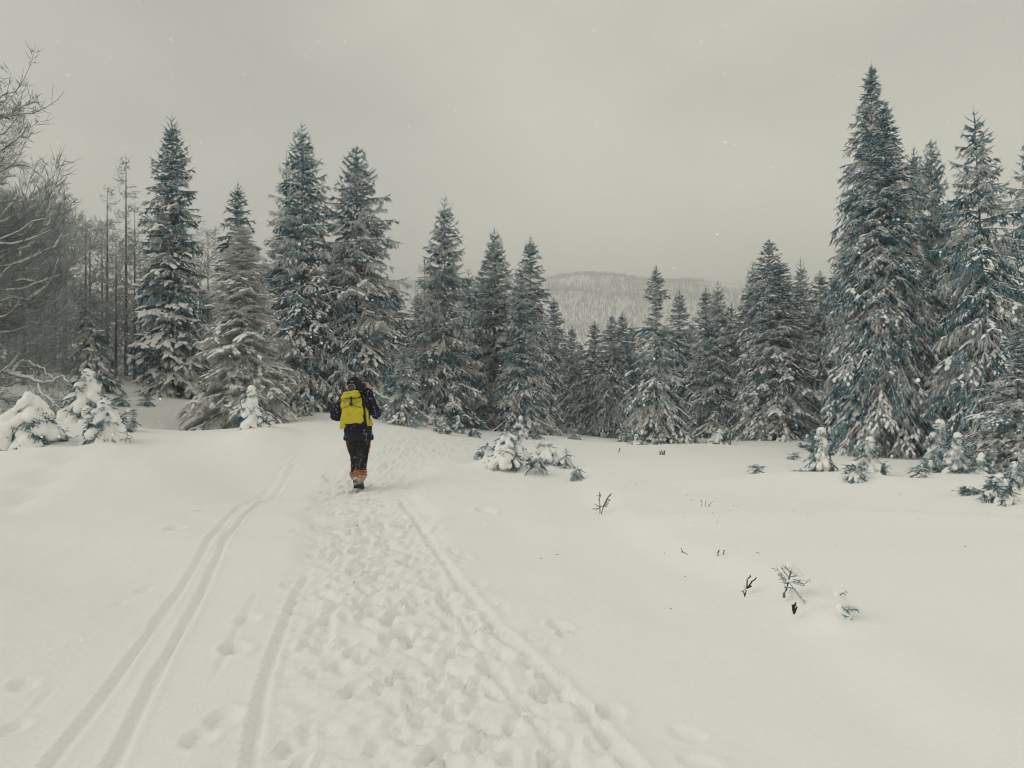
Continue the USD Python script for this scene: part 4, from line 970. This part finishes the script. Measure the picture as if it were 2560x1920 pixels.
for s, (xa, xb) in (('l', (-.168, -.128)), ('r', (.218, .155))):
    zz = np.linspace(.765, .575, 7); xx = np.linspace(xa, xb, 7)
    hit = []
    for xq, zq in zip(xx, zz):
        yq = .10 * (.91 - zq) / .41 if s == 'l' else .02
        loc, _, _ = trouser_mesh.ray.intersects_location([[xq + (-.25 if s == 'l' else .25), yq, zq]], [[1 if s == 'l' else -1, 0, 0]])
        hit.append(loc[np.argmax(loc[:, 0] * (-1 if s == 'l' else 1))] if len(loc) else [xq, yq, zq])
    part(per, 'zip_trim', tubes(np.array(hit)[None] + [[[(-.004 if s == 'l' else .004), -.012, 0]]], np.full((1, 7), .011), 8), M_orange, smooth=True)
for s in 'lr':
    k_, a = np.array(J['k' + s]), np.array(J['a' + s])
    top, bot = k_ * .38 + a * .62 + ([0, 0, .0] if s == 'l' else [0, 0, .05]), a + [0, .01, .02]
    rings = []
    for i in range(22):
        t = i / 21; c = top * (1 - t) + bot * t
        r = .096 + .022 * math.sin(t * 3.1) - .022 * t + .010 * math.sin(i * 2.2)
        rings.append((c[0] + .006 * math.sin(i * 1.7), c[1], c[2], r, r * 1.05))
    v, f = loft(rings[::-1], 24)
    part(per, 'gaiter', (v, f), M_gaiter, smooth=60)
    heel = a + [0, -.035, -.075]
    bt = [bone(a + [0, 0, .06], a + [0, 0, -.03], .058, .056), m3.Manifold.batch_hull([ball(heel, .045), ball(heel + [0, .10, 0], .048), ball(heel + [0, .23, -.005], .038), ball(a + [0, .03, -.01], .05)])]
    bm = union(bt)
    if s == 'r':
        bm = bm.translate([-float(c) for c in (a + [0, .16, -.12])]).rotate([-14.0, 0, 0]).translate([float(c) for c in (a + [0, .16, -.12])])
    part(per, 'boot', melt(bm, .02, 5, .004, 40), M_boot, smooth=True)
    so = m3.Manifold.batch_hull([m3.Manifold.cylinder(.028, .044, .044, 16).translate([float(c) for c in heel + [0, 0, -.045]]), m3.Manifold.cylinder(.028, .046, .046, 16).translate([float(c) for c in heel + [0, .21, -.045]])])
    if s == 'r': so = so.translate([-float(c) for c in (a + [0, .16, -.12])]).rotate([-14.0, 0, 0]).translate([float(c) for c in (a + [0, .16, -.12])])
    part(per, 'boot_sole', man_mesh(so), M_packdark, smooth=30)
hd = np.array(J['head'])
cap = m3.Manifold.batch_hull([ball(hd + [0, 0, .025], .108, 24), ball(hd + [0, -.005, -.015], .106, 24), ball(hd + [0, 0, .045], .098, 24)])
nn = np.array([0, -.25, 1.0]); nn /= np.linalg.norm(nn)
cap = cap.trim_by_plane([float(q) for q in nn], float(nn @ (hd + [0, 0, -.035])))
hat = part(per, 'cap', melt(cap, .02, 3), M_hat, smooth=50)
part(per, 'cap_opening', melt(m3.Manifold.sphere(.03, 20).scale([1.1, .35, .62]).translate([float(hd[0]) - .005, float(hd[1]) - .1, float(hd[2]) + .012]), .012, 2), M_skin, smooth=True)
tl = meshkit.text_mesh('KILPI', .016, .003, True)
tv = np.array(tl.vertices); tv[:, 0] -= tv[:, 0].mean()
# lettering bent round the back of the cap
a = tv[:, 0] / .112
rr = .1105 + tv[:, 2]
lv = np.c_[hd[0] + np.sin(a) * rr - .012, hd[1] - np.cos(a) * rr, hd[2] + .055 + tv[:, 1]]
lv[:, 1] += .012
part(per, 'cap_lettering', (lv, np.array(tl.faces)), M_grey)
# gloves
def hand(w, dirn, side, curl, palm=.045):
    """A gloved hand: palm, four fingers of different length and a thumb leaving the side."""
    w, d, s = np.array(w), unit(np.array(dirn, float)), unit(np.array(side, float)); nrm = np.cross(d, s)
    ms = [m3.Manifold.batch_hull([ball(w + s * q + d * e, .021, 10) for q in (-.026, .026) for e in (.01, .075)])]
    for k, (q, L) in enumerate(zip((-.033, -.011, .011, .033), (.066, .078, .082, .072))):
        p = w + s * q + d * .085; dd = d.copy()
        for j, g in enumerate((.42, .33, .25)):
            dd = unit(dd * math.cos(curl) + nrm * math.sin(curl)); p2 = p + dd * L * g
            ms.append(bone(p, p2, .0115 - .001 * j, .0105 - .001 * j, 8)); p = p2
    p = w + s * .036 + d * .025; dd = unit(d * .6 + s * .8)
    for L in (.035, .03):
        ms.append(bone(p, p + dd * L, .013, .0115, 8)); p = p + dd * L; dd = unit(dd + nrm * .6 + d * .3)
    return melt(union(ms), .009, 3)
part(per, 'glove', hand(np.array(J['wr']) + [.005, -.01, .0], (-.25, .1, 1), (-.9, -.35, 0), .45), M_glove, smooth=True)
part(per, 'glove', hand(J['wl'], (.9, .35, -.15), (0, .2, 1), .4), M_packdark, smooth=True)
# snow specks caught on the cloth
r = np.random.default_rng(3); pts = []
for m, n in ((jacket_mesh, 260), (trouser_mesh, 150)):
    q, _ = trimesh.sample.sample_surface(m, n, seed=4); pts.append(q)
pts = np.vstack(pts); oc = trimesh.creation.icosphere(0)
sv = (oc.vertices[None] * r.uniform(.0035, .0085, (len(pts), 1, 1)) + pts[:, None]).reshape(-1, 3)
sf = (oc.faces[None] + (np.arange(len(pts)) * len(oc.vertices))[:, None, None]).reshape(-1, 3)
part(per, 'snow_specks', (sv, sf), M_flake, kind='stuff')

# backpack (worn, a thing of its own)
bp = thing('backpack', 'yellow backpack with lid and dark buckle on the back of the walking person', 'backpack', (PX, PY, PZ))
def rbox(x0, x1, y0, y1, z0, z1, r, taper=0.0):
    return m3.Manifold.batch_hull([ball((x + (taper if x == x0 else -taper) * (1 if z == z1 else 0), y, z), r, 14) for x in (x0 + r, x1 - r) for y in (y0 + r, y1 - r) for z in (z0 + r, z1 - r)])
v, f = melt(m3.Manifold.batch_hull([rbox(-.175, .150, -.33, -.13, 1.06, 1.34, .05), rbox(-.195, .125, -.30, -.13, 1.25, 1.47, .045)]), .022, 4)
tm = trimesh.Trimesh(v, f, process=False)
v = v + tm.vertex_normals * ((meshkit.fbm(np.c_[v[:, 0] * 11 + 3, v[:, 1] * 8, v[:, 2] * 17], 3, 6) - .5) * .055)[:, None]
part(bp, 'main_bag', (v, f), M_pack, smooth=True)
v, f = melt(union([rbox(-.198, .085, -.335, -.12, 1.455, 1.525, .032), rbox(-.180, .072, -.30, -.12, 1.49, 1.575, .04)]), .02, 5)
tm = trimesh.Trimesh(v, f, process=False)
v = v + tm.vertex_normals * ((meshkit.fbm(v * [10, 8, 22], 3, 16) - .5) * .026)[:, None]
v[:, 2] += (v[:, 0] + .06) * .12
part(bp, 'lid', (v, f), M_pack, smooth=True)
part(bp, 'buckle', man_mesh(rbox(-.045, -.005, -.352, -.325, 1.345, 1.385, .008)), M_packdark, smooth=30)
part(bp, 'buckle_strap', man_mesh(rbox(-.036, -.014, -.344, -.325, 1.38, 1.49, .006)), M_packdark, smooth=30)
cords = []
for (xa, za), (xb, zb) in [((-.185, 1.43), (-.025, 1.37)), ((.115, 1.42), (-.025, 1.37)), ((-.17, 1.30), (-.025, 1.36)), ((.14, 1.31), (-.025, 1.36)), ((-.19, 1.455), (.11, 1.465))]:
    q = np.linspace(0, 1, 8)[:, None]
    line = np.c_[xa + (xb - xa) * q, -.332 - .012 * np.sin(q * 3.14) + .02 * np.abs(xa + (xb - xa) * q + .02) / .18, za + (zb - za) * q]
    cords.append(tubes(line[None], np.full((1, 8), .0035), 5))
part(bp, 'cord', cat_meshes(cords), M_packdark, smooth=True)
part(bp, 'side_pocket', melt(m3.Manifold.batch_hull([ball((-.178, -.22, 1.22), .03), ball((-.19, -.18, 1.0), .028), ball((-.215, -.18, .995), .028), ball((-.15, -.20, 1.05), .03)]), .02, 3, .008, 14), M_pack, smooth=True)
part(bp, 'side_strap', melt(m3.Manifold.batch_hull([ball((.172, -.20, 1.30), .014), ball((.195, -.20, 1.24), .022), ball((.212, -.20, 1.04), .018)]), .015, 2), M_pack, smooth=True)
part(bp, 'hip_pocket', melt(m3.Manifold.batch_hull([ball((.235, -.12, 1.11), .022), ball((.255, -.12, 1.04), .026), ball((.215, -.14, 1.04), .022)]), .015, 2), M_pack, smooth=True)
part(bp, 'bottom_panel', man_mesh(rbox(-.14, .165, -.29, -.13, 1.025, 1.12, .04)), M_packdark, smooth=40)
part(bp, 'side_panel', man_mesh(rbox(.125, .172, -.26, -.13, 1.07, 1.47, .02)), M_packdark, smooth=40)
for s in (-1, 1):
    q = np.array([(s * .11 - .02, -.12, 1.48), (s * .12 - .02, -.05, 1.555), (s * .12 - .01, .06, 1.53), (s * .125, .145, 1.40), (s * .13, .15, 1.25)])
    part(bp, 'shoulder_strap', tubes(q[None], np.full((1, 5), .022), 8), M_packdark, smooth=True)

# camera held on the right shoulder
cm = thing('photo_camera', 'black camera with round lens held on the right shoulder of the walking person', 'camera', (PX, PY, PZ))
part(cm, 'camera_body', melt(rbox(-.035, .155, -.17, -.05, 1.575, 1.70, .025), .02, 3, .006, 25), M_cam, smooth=40)
part(cm, 'viewfinder', man_mesh(rbox(.02, .09, -.16, -.06, 1.69, 1.74, .018)), M_cam, smooth=40)
ringm = m3.Manifold.cylinder(.03, .062, .062, 32) - m3.Manifold.cylinder(.1, .053, .053, 32).translate([0, 0, -.02])
def facing(m, c): return man_mesh(m.rotate([90.0, 0, 0]).translate([float(q) for q in c]))
part(cm, 'lens_barrel', facing(m3.Manifold.cylinder(.06, .053, .058, 28), (-.045, -.15, 1.625)), M_cam, smooth=30)
part(cm, 'lens_ring', facing(ringm, (-.045, -.20, 1.625)), M_ring, smooth=30)
part(cm, 'lens_glass', facing(m3.Manifold.sphere(.052, 24).scale([1, 1, .3]), (-.045, -.208, 1.625)), M_glass, smooth=True)

# ------------------------------------------------------------------ needle litter on the snow
r = np.random.default_rng(21); nb_ = 190
lx = r.uniform(-1.5, 9, nb_); ly = r.uniform(5.5, 20, nb_); keep = np.abs(lx + 1.0) > .2; lx, ly = lx[keep], ly[keep]
lz = np.array([np.interp(a, gx, Z[np.searchsorted(gy, b)]) for a, b in zip(lx, ly)]) + .004
p0 = np.c_[lx, ly, lz]; d = unit(np.c_[r.normal(0, 1, len(lx)), r.normal(0, 1, len(lx)), r.uniform(0, .5, len(lx))]); l = r.uniform(.012, .045, (len(lx), 1))
solo('needle_litter', needles(p0, p0 + d * l * .5, p0 + d * l, .004, r), M_bark, 'scattered fallen needles and twig bits on the smooth snow', 'litter', kind='stuff')

# ------------------------------------------------------------------ falling snow
r = np.random.default_rng(9)
nf = 60000
pos = np.c_[r.uniform(-15, 15, nf), 2.0 + 26 * r.uniform(0, 1, nf)**.8, r.uniform(-.3, 10, nf)]
pos = pos[pos[:, 2] > .02 + np.interp(pos[:, 0], [-15, -6, 0], [2.2, .8, 0]) * smoothstep(9, 20, pos[:, 1])]
fl = UsdGeom.PointInstancer.Define(stage, '/World/snowflakes')
tag(fl.GetPrim(), 'snowflakes falling through the air', 'snowfall', kind='stuff')
pr = usdkit.mesh(stage, '/World/snowflakes/flake', trimesh.creation.icosphere(0), M_flake)
fl.CreatePrototypesRel().SetTargets([pr.GetPath()])
fl.CreatePositionsAttr(Vt.Vec3fArray.FromNumpy(pos.astype(np.float32)))
fl.CreateProtoIndicesAttr(Vt.IntArray.FromNumpy(np.zeros(len(pos), np.int32)))
fs = .0021 + .0044 * r.uniform(0, 1, len(pos))**2
fl.CreateScalesAttr(Vt.Vec3fArray.FromNumpy(np.repeat(fs[:, None], 3, 1).astype(np.float32)))

# ------------------------------------------------------------------ haze
if HAZE > 0:
    M_haze = mat('thin_haze', {'v': ('principled_volume', {'color': (0.99, 0.985, 0.97), 'density': HAZE})}, [], volume='v.volume')
    hb = trimesh.creation.box(bounds=[[-1000, -75, -40], [1000, 1600, 104]])
    solo('haze', (np.array(hb.vertices), np.array(hb.faces)), M_haze, 'thin pale haze of falling snow', 'haze', kind='stuff')
